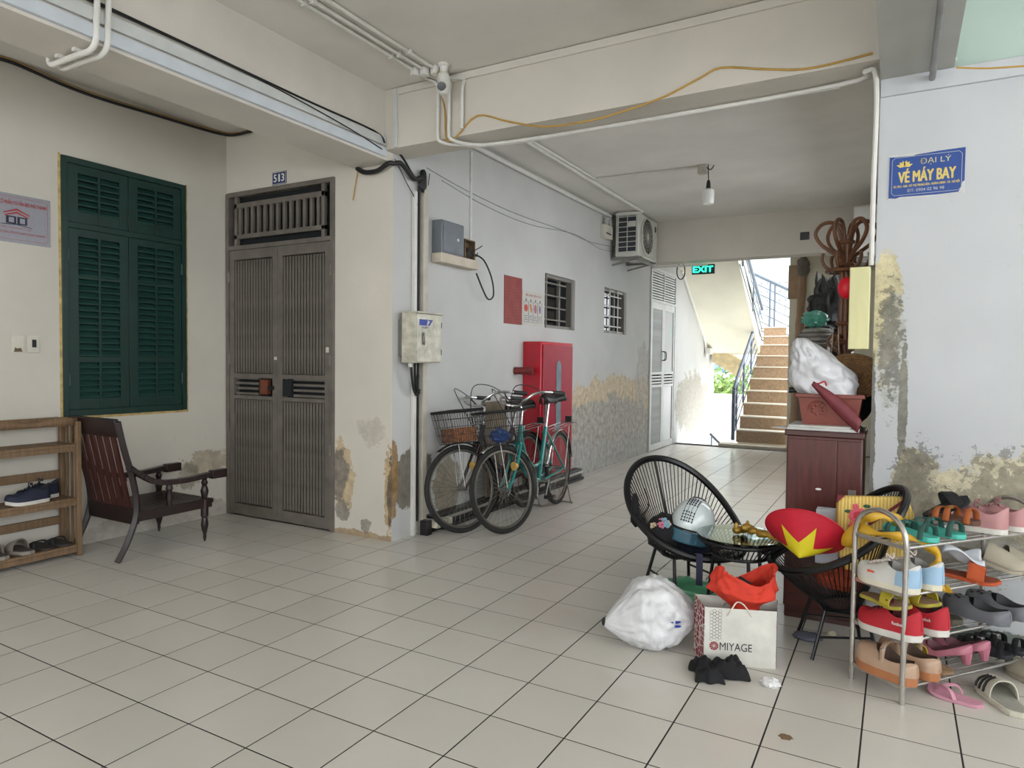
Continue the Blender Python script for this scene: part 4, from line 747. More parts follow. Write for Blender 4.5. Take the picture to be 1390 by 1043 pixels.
    cr = part('crank', MB().tube([(-.08, -.09, .30), (-.08, .09, .30)], .014, 8).tube([(-.08, .09, .30), (.03, .10, .19)], .008, 6).tube([(-.08, -.09, .30), (-.19, -.10, .41)], .008, 6), chrome, b)
    part('pedal', MB().box(-.01, .07, .10, .18, .175, .20), blk, cr, bevel=.004); part('pedal', MB().box(-.23, -.15, -.18, -.10, .40, .425), blk, cr, bevel=.004)
    part('kickstand', MB().tube(smoothpath([(-wb+.02, .07, .33), (-wb-.06, .105, .02), (-wb-.09, .11, .008), (-wb-.09, .02, .008), (-wb-.09, -.11, .008), (-wb-.06, -.105, .02), (-wb+.02, -.07, .33)], 3), .006, 6), gal, b)
    return b, Ms, wb
teal = mat('teal_paint', (20, 128, 122), .3, .1, var=.06, coat=.4); maroon = mat('dark_maroon_paint', (46, 22, 26), .3, .1, var=.06, coat=.4)
b1, Ms1, wb1 = bicycle(FL(689, 724), FL(757, 684), R(-25), teal, 'teal step through bicycle with a blue bag in its basket', mat('basket_black', (22, 22, 24), .5), chrome, .06)
b2, Ms2, wb2 = bicycle(FL(632, 723), Vector((-2.885, 5.38, 0)), R(-25), maroon, 'dark maroon bicycle parked against the corridor wall behind the teal one', MATS['basket_black'], blk, 0)
def crumple(seed, amp, sc=3.0):
    o_ = Vector((seed*7.3, seed*3.1, seed*1.7))
    def f(d): return 1+amp*(noise.noise(d*sc+o_)+.5*abs(noise.noise(d*sc*2.3+o_))+.25*noise.noise(d*sc*5+o_))
    return f
Mb = b1.matrix_world @ Ms1; c_ = Mb @ Vector((wb1-.02, 0, .745)); solo('blue_bag', MB().ball(c_, (.075, .08, .05), 28, 18, fn=crumple(3, .28)), mat('blue_plastic', (24, 66, 128), .4, var=.15, bump=.3, bscale=30), 'blue plastic bag lying in the teal bicycle basket', 'bag')
Mb = b2.matrix_world @ Ms2; pc = MB(); 
for k in range(4): pc.add(MB().box(wb2-.125, wb2+.085, -.096+.049*k, -.052+.049*k, .69, .80).v, MB().box(0, 1, 0, 1, 0, 1).f, Mb)
solo('brown_parcel', pc, mat('brown_wicker', (150, 98, 66), .8, var=.3, scale=40, bump=.4, bscale=60), 'brown ribbed parcel lying in the maroon bicycle basket', 'parcel', bevel=.01)
# board leaning behind the bicycles
solo('cardboard_panel', MB().bar((XB+.05, 5.22, .122), (XB+.012, 5.22, .95), .40, .014, up=(1, 0, 0)), mat('grey_cardboard', (130, 118, 100), .85, var=.1), 'grey brown board leaning on the wall behind the bicycles', 'board', bevel=.003)
# black light box lying along the wall
lb = thing('floor_lightbox', 'long black box rail with a metal edge lying along the corridor wall', 'rail', (XB+.072, 4.20, 0))
part('casing', MB().box(-.07, .02, .0, 2.80, .002, .12), blk, lb, bevel=.004); part('metal_edge', MB().box(.02, .04, .1, 2.79, .075, .10), chrome, lb); part('lower_edge', MB().box(.02, .045, .1, 2.80, .002, .03), blk, lb); part('end_block', MB().box(-.05, .10, -.06, .14, .05, .10), mat('chipped_white', (196, 190, 170), .7, var=.25, scale=20), lb, bevel=.004); part('foot', MB().box(-.02, .05, -.12, -.06, 0, .11), blk, lb, bevel=.004)
# ================================================================ wooden shoe shelf (left)
pine = wood('pine_wood', (128, 102, 74), (100, 78, 56), .6, (2, 14, 2)); pinev = wood('pine_wood_upright', (132, 106, 78), (104, 82, 58), .6, (6, 6, 1))
sx0, sx1 = XW+.02, -4.66; sy0, sy1 = 1.70, 2.50
sf = thing('shoe_shelf', 'open pine wood shoe shelf against the left wall', 'shelf', (sx0, sy1, 0)); D = sx1-sx0; Wd = sy0-sy1
for y in (0, Wd+.03):
    for x in (0, D-.035): part('post', MB().box(x, x+.035, y-.03, y, 0, .885), pinev, sf, bevel=.004)
    part('side_rail', MB().box(.035, D-.035, y-.027, y-.004, .86, .905), pine, sf, bevel=.004)
    for k in (1, 2): part('side_slat', MB().box(.035+(D-.07)*k/3-.008, .035+(D-.07)*k/3+.008, y-.022, y-.01, .05, .86), pinev, sf)
for z in (.055, .365, .72):
    part('shelf_board', MB().box(.0, D-.01, Wd+.03, -.03, z, z+.02), pine, sf, bevel=.003); part('front_lip', MB().box(D-.03, D-.01, Wd+.03, -.03, z-.03, z), pine, sf); part('back_rail', MB().box(0, .018, Wd+.03, -.03, z+.13, z+.185), pine, sf, bevel=.003)
def wav(u, v): y = -.03+(Wd+.06)*u; return (D-.02, y, .86+.0+.045*v+(.012*math.sin(u*14) if v > .5 else 0))
o = part('top_rail', MB().grid(wav, 30, 1), pine, sf); so = o.modifiers.new('thick', 'SOLIDIFY'); so.thickness = .02
# ================================================================ dark armchair
dw = wood('dark_rosewood', (40, 22, 22), (24, 14, 15), .35, (3, 3, 3)); dw2 = wood('red_rosewood', (74, 36, 30), (50, 24, 22), .4, (12, 12, 1.5))
ac = thing('wooden_armchair', 'dark rosewood armchair with slatted back and turned legs', 'chair', (-4.555, 2.89, 0))     # faces +Y
hw = .265
for s_ in (1, -1):
    x = s_*hw
    part('rear_leg', MB().tube(smoothpath([(x, -.38, 0), (x, -.31, .12), (x, -.25, .30), (x, -.27, .5), (x, -.33, .72), (x, -.37, .90)], 4), [.024]*21, 4), dw, ac, bevel=.004)
    part('front_leg', MB().lathe([(.006, 0), (.012, .03), (.010, .05), (.022, .09), (.026, .12), (.02, .16), (.018, .17), (.026, .18), (.026, .30), (.018, .31), (.022, .33), (.028, .36), (.02, .39), (.016, .40), (.024, .42), (.016, .44), (.024, .46), (.0, .462)], 14, Matrix.Translation((x, .25, 0))), dw, ac)
    arm = MB(); P = smoothpath([(x, -.30, .60), (x, -.22, .54), (x, -.10, .475), (x, .1, .46), (x, .3, .475), (x, .42, .485)], 4)
    for a, b_ in zip(P, P[1:]): arm.bar(a, b_, .05, .034)
    arm.box(x-.026, x+.026, .30, .42, .44, .50); part('armrest', arm, dw, ac, bevel=.003)
    part('arm_post', MB().lathe([(.018, .29), (.018, .33), (.026, .36), (.016, .40), (.024, .42), (.016, .45), (0, .46)], 12, Matrix.Translation((x, -.02, 0))), dw, ac)
    part('seat_rail', MB().box(x-.018, x+.018, -.25, .30, .24, .30), dw, ac, bevel=.004)
part('front_rail', MB().box(-hw-.02, hw+.02, .24, .31, .27, .30), dw, ac, bevel=.004); part('rear_rail', MB().box(-hw, hw, -.27, -.23, .22, .33), dw, ac, bevel=.004)
for k in range(10): part('seat_slat', MB().box(-hw+.03+.053*k, -hw+.068+.053*k, -.24, .28, .295, .308), dw, ac)
part('top_rail', MB().bar((0, -.36, .80), (0, -.378, .915), 2*hw, .03, up=(0, 1, 0)), dw, ac, bevel=.004)
for k in range(6): part('back_slat', MB().bar((-.20+.08*k, -.26, .32), (-.20+.08*k, -.365, .82), .048, .014, up=(0, 1, 0)), dw2, ac)
# ================================================================ shoes
def foot_w(t, W):      # half width along the sole, t=0 heel .. 1 toe
    W *= .56; h = .38+.16*max(0, math.sin((t-.28)*PI/1.1))
    if t < .16: h *= math.sqrt(max(0, 1-(1-t/.16)**2))
    if t > .74: h *= math.sqrt(max(0, 1-((t-.74)/.26)**2))
    return W*h
def outline_pts(L, W, n=16, bend=.012):
    up_ = [(L*(i/n), foot_w(i/n, W)+bend*math.sin(PI*i/n)) for i in range(n+1)]; dn = [(L*(i/n), -foot_w(i/n, W)+bend*math.sin(PI*i/n)) for i in range(n, -1, -1)]
    return [p for k, p in enumerate(up_+dn) if k == 0 or (Vector((p[0], p[1], 0))-Vector(((up_+dn)[k-1][0], (up_+dn)[k-1][1], 0))).length > 1e-4]
def sole_mb(L, W, th, heel=0., rocker=.012):
    P = outline_pts(L, W); n = len(P); mb = MB()
    def lift(x): t = x/L; return rocker*max(0, (t-.7)/.3)**2+heel*max(0, 1-t/.55)**.8
    vs = [(x, y, lift(x)*(1 if heel == 0 else (1 if x > L*.4 else 1))) for x, y in P]+[(x, y, lift(x)+th) for x, y in P]
    mb.add(vs, [tuple(range(n-1, -1, -1)), tuple(range(n, 2*n))]+[(i, (i+1) % n, n+(i+1) % n, n+i) for i in range(n)]); return mb, lift
def upper_mb(L, W, th, hfun, opening, t0=0., t1=1., lift=lambda x: 0, sc=1.0, inside=False):
    def top(t, v):
        s_ = math.sin(v*PI/2); h = hfun(t)*(1 if t < .86 else .45+.55*math.sqrt(max(0, 1-((t-.86)/.14)**2)))
        return (L*t, s_*(foot_w(t, W)*sc+.0008)+.012*math.sin(PI*t), th+h*(max(0, 1-abs(s_)**2.6))**.5+lift(L*t))
    mb = MB(); tt = lambda u: t0+(t1-t0)*(.5-.5*math.cos(PI*u))
    if inside:
        def ip(u, w_):
            t = tt(u); o_ = opening(t); w1 = 2*w_-1; p = top(t, o_*w1); q = top(t, o_*(1 if w1 > 0 else -1)); zi = th+.006+lift(L*t); return (p[0], p[1], zi+(q[2]-zi)*abs(w1)**5 if o_ > 0 else q[2]-.001)
        mb.grid(ip, 32, 12, keep=lambda u, v: opening(tt(u)) > 0)
    else:
        mb.grid(lambda u, w_: top(tt(u), -1+w_*(1-opening(tt(u)))), 32, 9); mb.grid(lambda u, w_: top(tt(u), opening(tt(u))+w_*(1-opening(tt(u)))), 32, 9)
    return mb
def ell(tc, rt, rv): return lambda t: rv*math.sqrt(max(0, 1-((t-tc)/rt)**2))
def shoe(kind, M, lab, group, up, sole, lining, L=.26, W=.20, name=None, extra=None, th=None):
    o = thing(name or {'sneaker': 'sneaker', 'clog': 'clog_shoe', 'slide': 'slide_sandal', 'sandal': 'strap_sandal', 'flip': 'flip_flop', 'slipper': 'slipper', 'heel': 'heeled_shoe', 'plat': 'platform_shoe'}[kind], lab, 'shoe', M=M, group=group)
    th = th or {'sneaker': .028, 'clog': .02, 'slide': .022, 'sandal': .02, 'flip': .014, 'slipper': .014, 'heel': .008, 'plat': .04}[kind]; heel = .05 if kind == 'heel' else 0
    sm, lift = sole_mb(L, W, th, heel); part('sole', sm, sole, o, bevel=.003)
    if kind in ('sneaker', 'clog', 'plat', 'heel'):
        if kind == 'sneaker': hf = lambda t: .045+.045*max(0, min(1, (.80-t)/.45)) if t < .97 else .035; op = ell(.24, .22, .62)
        elif kind == 'clog': hf = lambda t: .045+.018*math.sin(PI*min(1, t*1.1)); op = ell(.30, .26, .68)
        elif kind == 'plat': hf = lambda t: .05+.03*math.sin(PI*min(1, t)); op = ell(.33, .28, .66)
        else: hf = lambda t: .03+.02*math.sin(PI*t); op = ell(.42, .36, .72)
        part('upper', upper_mb(L, W, th-.004, hf, op, lift=lift), up, o, ang=60); part('lining', upper_mb(L, W, th-.002, hf, op, lift=lift, inside=True), lining, o)
        if kind == 'sneaker':
            lc = MB()
            for k in range(4): t = .50+.065*k; z = th+hf(t)+.0; lc.tube(smoothpath([(L*t, -.022+.012, z-.006), (L*t+.004, .012, z+.003), (L*t+.012, .034, z-.006)], 3), .0032, 5)
            lc.tube(smoothpath([(L*.5, .012, th+hf(.5)), (L*.46, .03, th+hf(.5)+.03), (L*.42, .012, th+hf(.5)+.012), (L*.46, -.01, th+hf(.5)+.028), (L*.5, .012, th+hf(.5))], 4), .003, 5)
            part('laces', lc, lining if extra is None else extra, o)
        if kind == 'clog':
            hl = MB()
            for (t, v) in ((.68, .30), (.68, -.30), (.76, .12), (.76, -.16), (.84, .28), (.84, -.26), (.9, 0)):
                wv = foot_w(t, W); s_ = math.sin(v*PI/2); z = th-.004+hf(t)*math.sqrt(max(0, 1-abs(s_)**2.6)); hl.ball((L*t, s_*wv+.012, z+.001), (.008, .008, .004), 10, 6)
            part('vent_holes', hl, extra or black_rub, o)
        if kind == 'heel': part('heel', MB().tube([(L*.08, .003, 0), (L*.10, .006, .052)], [.014, .026], 10), sole, o)
        if kind == 'plat':
            part('strap', MB().tube(smoothpath([(L*.42, -.045+.012, th+.03), (L*.42, -.03, th+.085), (L*.43, .012, th+.10), (L*.42, .05, th+.085), (L*.42, .06, th+.03)], 4), .0045, 6, flat=2.6), up, o)
            part('buckle', MB().ball((L*.42, .052, th+.075), .008, 10, 6), chrome, o)
    elif kind in ('slide', 'slipper'):
        a, b_ = (.42, .99) if kind == 'slide' else (.55, .92)
        hf = (lambda t: .030+.045*max(0, min(1, (1.02-t)/.55))) if kind == 'slide' else (lambda t: .03+.035*max(0, min(1, (1-t)/.4)))
        if kind == 'slide':
            part('upper', upper_mb(L, W, th-.004, hf, lambda t: 0, a, b_, lift=lift), up, o, ang=60).modifiers.new('thick', 'SOLIDIFY').thickness = .005
        else:
            part('band', upper_mb(L, W, th-.004, hf, lambda t: 0, a, b_-.14, lift=lift), up, o, ang=60).modifiers.new('thick', 'SOLIDIFY').thickness = .004
        P = [(x*.94+.008, y*.86, th+lift(x)) for x, y in outline_pts(L, W)]; n = len(P); part('insole', MB().add(P+[(p[0], p[1], p[2]+.002) for p in P], [tuple(range(n-1, -1, -1)), tuple(range(n, 2*n))]+[(i, (i+1) % n, n+(i+1) % n, n+i) for i in range(n)]), lining, o)
    elif kind == 'sandal':
        for t, h in ((.72, .032), (.52, .042), (.15, .045)):
            wv = foot_w(t, W)+.006; part('strap', MB().tube(smoothpath([(L*t, -wv+.012, th*.5), (L*t, -wv*.8+.012, th+h*.7), (L*t+.01, .012, th+h), (L*t, wv*.8+.012, th+h*.7), (L*t, wv+.012, th*.5)], 4), .0042, 6, flat=3.0), up, o)
        part('buckle', MB().box(L*.52-.012, L*.52+.012, .02, .04, th+.036, th+.044), lining, o, bevel=.002)
    elif kind == 'flip':
        part('thong_strap', MB().tube(smoothpath([(L*.42, -.034, th), (L*.52, -.024, th+.03), (L*.72, .008, th+.022), (L*.80, .010, th)], 4), .009, 6, flat=.4).tube(smoothpath([(L*.42, .052, th), (L*.52, .042, th+.03), (L*.72, .014, th+.022), (L*.80, .010, th)], 4), .009, 6, flat=.4), up, o)
    return o
def SM(p, ang, pitch=0., roll=0.): return Matrix.Translation(p) @ Matrix.Rotation(R(ang), 4, 'Z') @ Matrix.Rotation(R(pitch), 4, 'Y') @ Matrix.Rotation(R(roll), 4, 'X')
def sm(n, rgb, r=.7, **k): return mat(n, rgb, r, var=.08, **k)
navy = sm('navy_mesh', (26, 32, 54)); wsole = sm('white_rubber', (206, 202, 194), .6); dkl = sm('dark_lining', (30, 30, 34))
# on the pine shelf: toes towards -Y
shoe('sneaker', SM((-4.715, 2.33, .386), -92), 'navy mesh sneaker at the front of the pine shelf board', 'navy sneakers on the pine shelf', navy, wsole, dkl, .25, .19); shoe('sneaker', SM((-4.83, 2.44, .386), -88), 'navy mesh sneaker at the wall side of the pine shelf', 'navy sneakers on the pine shelf', navy, wsole, dkl, .25, .19)
gsl = sm('grey_felt', (138, 130, 120)); 
for k, y in enumerate((2.19, 2.05)): shoe('slide', SM((-4.66, y, .076), 184), ['grey beige slipper next to the black flip flops', 'grey beige slipper farther from the black flip flops'][k], 'grey slippers on the pine shelf', gsl, gsl, sm('dark_felt', (84, 78, 72)), .20, .2)
for k, y in enumerate((2.42, 2.31)): shoe('flip', SM((-4.67, y, .076), 184), ['black flip flop beside the pine shelf post', 'black flip flop next to the grey slippers'][k], 'black flip flops on the pine shelf', dkl, sm('black_foam', (48, 44, 42)), dkl, .20, .19)
# ================================================================ acapulco chairs and glass table
cord_m = mat('black_cord', (18, 18, 20), .45); frame_m = mat('black_frame', (14, 15, 18), .35)
def acapulco(loc, fwd, lab, lip=.315, top=.775, sc=.95):
    rz = math.atan2(fwd[1], fwd[0]); c = thing('cord_chair', lab, 'chair', M=Matrix.Translation((loc[0], loc[1], 0)) @ Matrix.Rotation(rz, 4, 'Z') @ Matrix.Scale(sc, 4))      # local +x forward
    n = 84; outer = []; inner = []
    for k in range(n):
        a = 2*PI*k/n; f_ = math.cos(a); s_ = math.sin(a)
        x = .03+.33*f_ if f_ > 0 else .03+.30*f_; y = .335*s_*(1-.10*f_); t = (1-f_)/2
        z = lip+(top-lip)*t**1.55; x -= .05*t
        outer.append(Vector((x, y, z))); inner.append(Vector((-.02+.10*f_, .12*s_, .245+.03*t)))
    part('rim', MB().tube(outer, .021, 8, closed=True), frame_m, c); part('seat_ring', MB().tube(inner, .010, 6, closed=True), frame_m, c)
    for k in range(n): part('cord', MB().tube([outer[k], outer[k].lerp(inner[k], .5)-Vector((0, 0, .018)), inner[k]], .0035, 4, cap=False), cord_m, c)
    fl = MB()
    for s_ in (-1, 1): fl.box(0, 0, 0, 0, 0, 0) if False else None
    part('back_rod', MB().tube([outer[42], inner[42]], .008, 6), frame_m, c)
    for s_ in (-1, 1):
        part('leg', MB().tube([(.10, s_*.15, .262), (.17, s_*.19, .0)], .010, 8), frame_m, c); part('leg', MB().tube([(-.12, s_*.12, .27), (-.17, s_*.17, .0)], .010, 8), frame_m, c)
        part('leg_brace', MB().tube([(.138, s_*.172, .12), (-.146, s_*.146, .13)], .007, 6), frame_m, c); part('seat_support', MB().tube([(.10, s_*.15, .262), (-.02, s_*.13, .25), (-.12, s_*.12, .27)], .009, 6), frame_m, c)
    part('cross_brace', MB().tube([(.10, -.15, .262), (.10, .15, .262)], .009, 6).tube([(-.12, -.12, .27), (-.12, .12, .27)], .009, 6), frame_m, c)
    return c
C1 = (-1.02, 3.80); C2 = (-.215, 3.45)
acapulco(C1, (.80, -.60), 'black cord egg chair holding the white helmet'); acapulco(C2, (-.93, -.30), 'black cord egg chair holding the red conical hat', .47, .93, .81)
gt = hit(1014, 728, 2, .455)+Vector((-.03, 0, 0)); T = thing('glass_table', 'small round glass table on a black corded base', 'table', (gt.x, gt.y, 0)); RT = .212
part('glass_top', MB().lathe([(RT-.003, .448), (RT, .451), (RT, .457), (RT-.003, .46)], 48), mat('clear_green_glass', (200, 226, 218), .03, var=0, trans=1.0), T)
ring = lambda r_, z, n=48: [Vector((r_*math.cos(2*PI*k/n), r_*math.sin(2*PI*k/n), z)) for k in range(n)]
part('rim', MB().tube(ring(RT-.012, .436), .010, 8, closed=True), frame_m, T); part('lower_ring', MB().tube(ring(.13, .36), .009, 8, closed=True), frame_m, T)
A, B = ring(RT-.012, .436), ring(.13, .36)
for k in range(48): part('cord', MB().tube([A[k], B[k]], .0035, 4, cap=False), cord_m, T)
for k in range(3): a = 2*PI*k/3+1.0; part('leg', MB().tube([(.13*math.cos(a), .13*math.sin(a), .36), (.17*math.cos(a), .17*math.sin(a), 0)], .009, 8), frame_m, T)
part('leg_ring', MB().tube(ring(.15, .13), .006, 6, closed=True), frame_m, T)
# gold balloon on the glass
gold = mat('gold_foil', (170, 134, 52), .25, .45, var=.2, scale=14, bump=.3, bscale=40); gb = MB(); rnd = random.Random(2)
for k in range(3): gb.tube(smoothpath([(-.09+.02*k, -.03+.03*k, .03), (-.04, .02-.02*k, .035+.01*k), (.02, -.02+.03*k, .04), (.07, .01-.02*k, .03), (.11, .0+.015*k, .02)], 5), [.016+.008*math.sin(i*.9+k) for i in range(21)], 10)
gb.ball((-.08, -.02, .05), (.014, .012, .03), 10, 8).ball((-.03, .03, .06), (.012, .012, .028), 10, 8).tube(smoothpath([(.09, .02, .02), (.14, -.02, .015), (.17, .02, .012), (.2, -.01, .012)], 4), .012, 8)
solo('gold_balloon', gb, gold, 'crumpled gold foil balloon lying on the glass table', 'balloon', M=Matrix.Translation((gt.x+.05, gt.y-.01, .455)) @ Matrix.Rotation(R(-8), 4, 'Z') @ Matrix.Scale(.85, 4))
# helmet
hm = thing('helmet', 'white half helmet with dark check stripes and blue visor', 'helmet', M=Matrix.Translation((-.955, 3.67, .39)) @ Matrix.Rotation(R(-2), 4, 'Z') @ Matrix.Rotation(R(-6), 4, 'X') @ Matrix.Rotation(R(10), 4, 'Y') @ Matrix.Scale(1.0, 4))
def dome(r_): return lambda u, v: ((.115+r_)*math.cos(2*PI*v)*math.sin(u*PI*.53)*1.0, (.14+r_)*math.sin(2*PI*v)*math.sin(u*PI*.53), .05+(.145+r_)*math.cos(u*PI*.53))
part('shell', MB().grid(dome(0), 18, 36), mat('helmet_white', (206, 216, 216), .12, var=.02, coat=.6), hm)
part('edge_trim', MB().tube([Vector(dome(.002)(1, k/36)) for k in range(36)], .005, 6, closed=True), black_rub, hm)
ck = MB()
for r_ in range(5):
    for q in range(16):
        if (q % 6) in (4, 5): continue
        th_ = -1.35+.115*q; x = -.028+.014*r_; rr = math.sqrt(max(0, 1-(x/.115)**2)); ck.ball((x, .1415*rr*math.sin(th_), .05+.1468*rr*math.cos(th_)), .0046, 6, 4)
for r_ in range(4): ck.tube([(-.03+.02*r_, .1412*math.sqrt(1-((-.03+.02*r_)/.115)**2)*math.sin(a), .05+.1462*math.sqrt(1-((-.03+.02*r_)/.115)**2)*math.cos(a)) for a in [-1.4+.1*i for i in range(21)]], .0012, 4)
part('check_stripes', ck, mat('dark_violet_print', (40, 36, 56), .4), hm, 'dark dotted stripes')
part('visor', MB().grid(lambda u, v: (.125*math.cos(-PI*.9+PI*.8*v), .15*math.sin(-PI*.9+PI*.8*v), .03-.065*u), 6, 20), mat('blue_visor', (64, 104, 122), .1, var=.05), hm).modifiers.new('thick', 'SOLIDIFY').thickness = .003
# floral bag and cap in the first chair
fbg = thing('floral_pouch', 'black pouch with pink and blue flowers beside the helmet in the chair', 'bag', (-1.07, 3.62, .36)); blkc = mat('black_cloth', (22, 22, 25), .9, var=.2, bump=.3)
part('body', MB().ball((-.01, -.01, .03), (.095, .11, .10), 24, 16, fn=crumple(5, .12)), blkc, fbg); rnd = random.Random(9)
for k in range(7):
    p = Vector((rnd.uniform(-.06, .045), -.085+rnd.uniform(-.02, .02), .095+rnd.uniform(-.02, .03))); fl = MB()
    for i in range(5): fl.ball(p+Vector((.012*math.cos(i*1.26), -.006, .012*math.sin(i*1.26))), (.009, .005, .009), 8, 5)
    part('flower', fl, [sm('flower_pink', (196, 110, 130)), sm('flower_blue', (120, 160, 180)), sm('flower_cream', (186, 168, 140))][k % 3], fbg)
um = thing('folded_umbrella', 'folded black umbrella leaning in the corner of the egg chair', 'umbrella', M=frame((-1.24, 3.60, .42), (1, .1, -.1), (0, 1, 0))); part('canopy', MB().lathe([(.008, -.02), (.03, .02), (.022, .14), (.012, .2)], 12, Matrix.Rotation(R(25), 4, 'X')), blkc, um); part('strap', MB().tube(smoothpath([(0, .02, .02), (.05, .04, .1), (.02, .02, .2)], 4), .004, 6), black_rub, um)
solo('dark_garment', MB().ball((-.98, 3.73, .315), (.15, .14, .03), 32, 16, fn=crumple(8, .25)), mat('navy_cloth', (24, 30, 48), .9, var=.2, bump=.3), 'dark navy garment spread on the egg chair seat', 'clothing')
p_ = hit(950, 745, 1, 3.40); solo('navy_strap', MB().box(p_.x-.016, p_.x+.016, 3.398, 3.402, .20, .36), navp, 'navy strap hanging from the front of the egg chair', 'strap')
# conical hat: apex towards the viewer
rc = hit(1093, 722, 1, 3.30); vd = (CAM-rc).normalized(); dn = (Vector((0, 0, -1))-vd*vd.dot(Vector((0, 0, -1)))).normalized(); dn = (dn-vd.cross(dn)*.18).normalized()
zx = (vd*.52+dn*.86).normalized(); xx = zx.cross(vd).normalized(); yy = zx.cross(xx); Mh = Matrix((xx, yy, zx)).transposed().to_4x4(); Mh.translation = rc
ht = thing('conical_hat', 'red conical hat with a yellow star lying on the egg chair', 'hat', M=Mh); RH, HH = .170, .135
part('cone', MB().lathe([(RH, 0), (RH*.5, HH*.5), (.004, HH)], 48), mat('hat_red', (190, 20, 44), .6, var=.08, bump=.15, bscale=60), ht).modifiers.new('thick', 'SOLIDIFY').thickness = .003
part('rim', MB().tube(ring(RH, 0), .004, 6, closed=True), MATS['hat_red'], ht); stv = []; 
star = MB(); STAR = .3
def cz(r_): return HH*(1-r_/RH)+.004
for k in range(10):
    a0 = PI/10+k*PI/5+STAR; a1 = a0+PI/5; r0 = RH*.74 if k % 2 == 0 else RH*.33; r1 = RH*.33 if k % 2 == 0 else RH*.74; N_ = 8
    for i in range(N_):
        for j in range(6):
            q_ = []
            for (tt_, jj) in ((i/N_, j/6), ((i+1)/N_, j/6), ((i+1)/N_, (j+1)/6), (i/N_, (j+1)/6)):
                ex, ey = r0*math.cos(a0)*(1-jj)+r1*math.cos(a1)*jj, r0*math.sin(a0)*(1-jj)+r1*math.sin(a1)*jj; q_.append((ex*tt_, ey*tt_))
            star.add([(x, y, cz(math.hypot(x, y))) for x, y in q_], [(0, 1, 2, 3)])
part('star', star, mat('star_yellow', (214, 196, 28), .6, var=.05), ht, 'yellow five pointed star')
# yellow woven bag with roses
yb = thing('woven_bag', 'yellow woven bag with a rose print and maroon trim in the egg chair', 'bag', M=frame((-.225, 3.40, .50), (.97, .22, .03), (.06, .10, 1)) )
ym = bpy.data.materials.new('yellow_weave'); t = NT(ym); tc = t.new('ShaderNodeTexCoord'); wv = t.new('ShaderNodeTexWave'); wv.inputs['Scale'].default_value = 22; wv.inputs['Distortion'].default_value = .6; wv.bands_direction = 'X'; t.ln(tc.outputs['Object'], wv.inputs['Vector'])
t.ln(t.mix(wv.outputs['Fac'], lin((196, 160, 80)), lin((226, 198, 112))), t.b.inputs['Base Color']); t.b.inputs['Roughness'].default_value = .7; t.bump(wv.outputs['Fac'], .4, .004)
part('body', MB().prism([(.04, -.12), (.24, -.12), (.29, .0), (.31, .16), (.28, .235), (.02, .215), (0, .19), (0, 0)], -.06, 0), ym, yb, bevel=.01); mrn = sm('maroon_trim', (110, 26, 38))
part('corner_trim', MB().prism([(-.002, .185), (.03, .218), (.0, .218)], -.061, .002), mrn, yb); part('edge_trim', MB().bar((.13, .10, .003), (.285, .235, .003), .012, .01), mrn, yb)
rs = MB(); r2 = MB(); r3 = MB()
def petals(mb, x, y, r_, n, z):
    for i in range(n): a = 2*PI*i/n; mb.ball((x+r_*.55*math.cos(a), y+r_*.55*math.sin(a), z), (r_*.5, r_*.45, .002), 10, 6)
petals(rs, .085, .135, .038, 7, .002); petals(r2, .085, .135, .02, 5, .004); petals(rs, .07, .085, .024, 6, .002); petals(r2, .07, .085, .012, 5, .004); petals(rs, .075, .175, .014, 5, .002)
for (x, y, a) in ((.12, .18, .5), (.045, .15, 2.6), (.055, .06, -1.5)): r3.ball((x, y, .002), (.016, .008, .0015), 10, 6)
part('rose_print', rs, sm('rose_pink', (214, 92, 104)), yb); part('rose_heart', r2, sm('rose_deep', (196, 48, 70)), yb); part('leaf_print', r3, sm('leaf_print', (44, 86, 58)), yb)
solo('orange_cloth', MB().ball((-.20, 3.44, .34), (.11, .14, .05), 24, 14, fn=crumple(11, .2)), sm('orange_brown_cloth', (150, 62, 34), .85), 'orange brown cloth seen through the cords of the second egg chair', 'cloth')
solo('white_carton', MB().box(-.32, -.22, 3.50, 3.56, .37, .63), sm('white_card', (190, 196, 204)), 'white carton standing behind the conical hat', 'box', bevel=.004)
# yellow ribbon on the shoe rack is built with the rack
# ================================================================ steel shoe rack
stl = mat('stainless_steel', (186, 182, 176), .26, .85, var=.08)
A0 = FL(1157, 922); A1 = FL(1224, 957); Sv = Vector((.78, -.625, 0)).normalized(); Lv = Vector((.625, .78, 0)).normalized(); RW, RL = .235, .80
Mr = Matrix((Lv, -Sv, Vector((0, 0, 1)))).transposed().to_4x4(); Mr.translation = A1     # local x: away along the rack, y: across to the left post
rk = thing('shoe_rack', 'four tier stainless steel shoe rack crowded with shoes', 'rack', M=Mr); TZ = [.065, .245, .425, .61]
for x in (0, RL):
    part('end_frame', MB().tube(smoothpath([(x, 0, 0), (x, 0, .5), (x, 0, .62), (x, .025, .69), (x, .085, .727), (x, RW-.085, .727), (x, RW-.025, .69), (x, RW, .62), (x, RW, .5), (x, RW, 0)], 4), .0105, 10), stl, rk)
    for z in TZ: part('end_rail', MB().box(x-.006, x+.006, 0, RW, z-.009, z+.009), stl, rk, bevel=.002)
for z in TZ:
    for y in (0, RW): part('side_rail', MB().tube([(0, y, z), (RL, y, z)], .006, 8), stl, rk)
    for k in range(1, 6): part('shelf_wire', MB().tube([(0, RW*k/6, z), (RL, RW*k/6, z)], .003, 6), stl, rk)
def RK(x, y, tier, ang, pitch=0, roll=0, dz=.007): return Mr @ SM((x, y, TZ[tier]+dz), ang, pitch, roll)
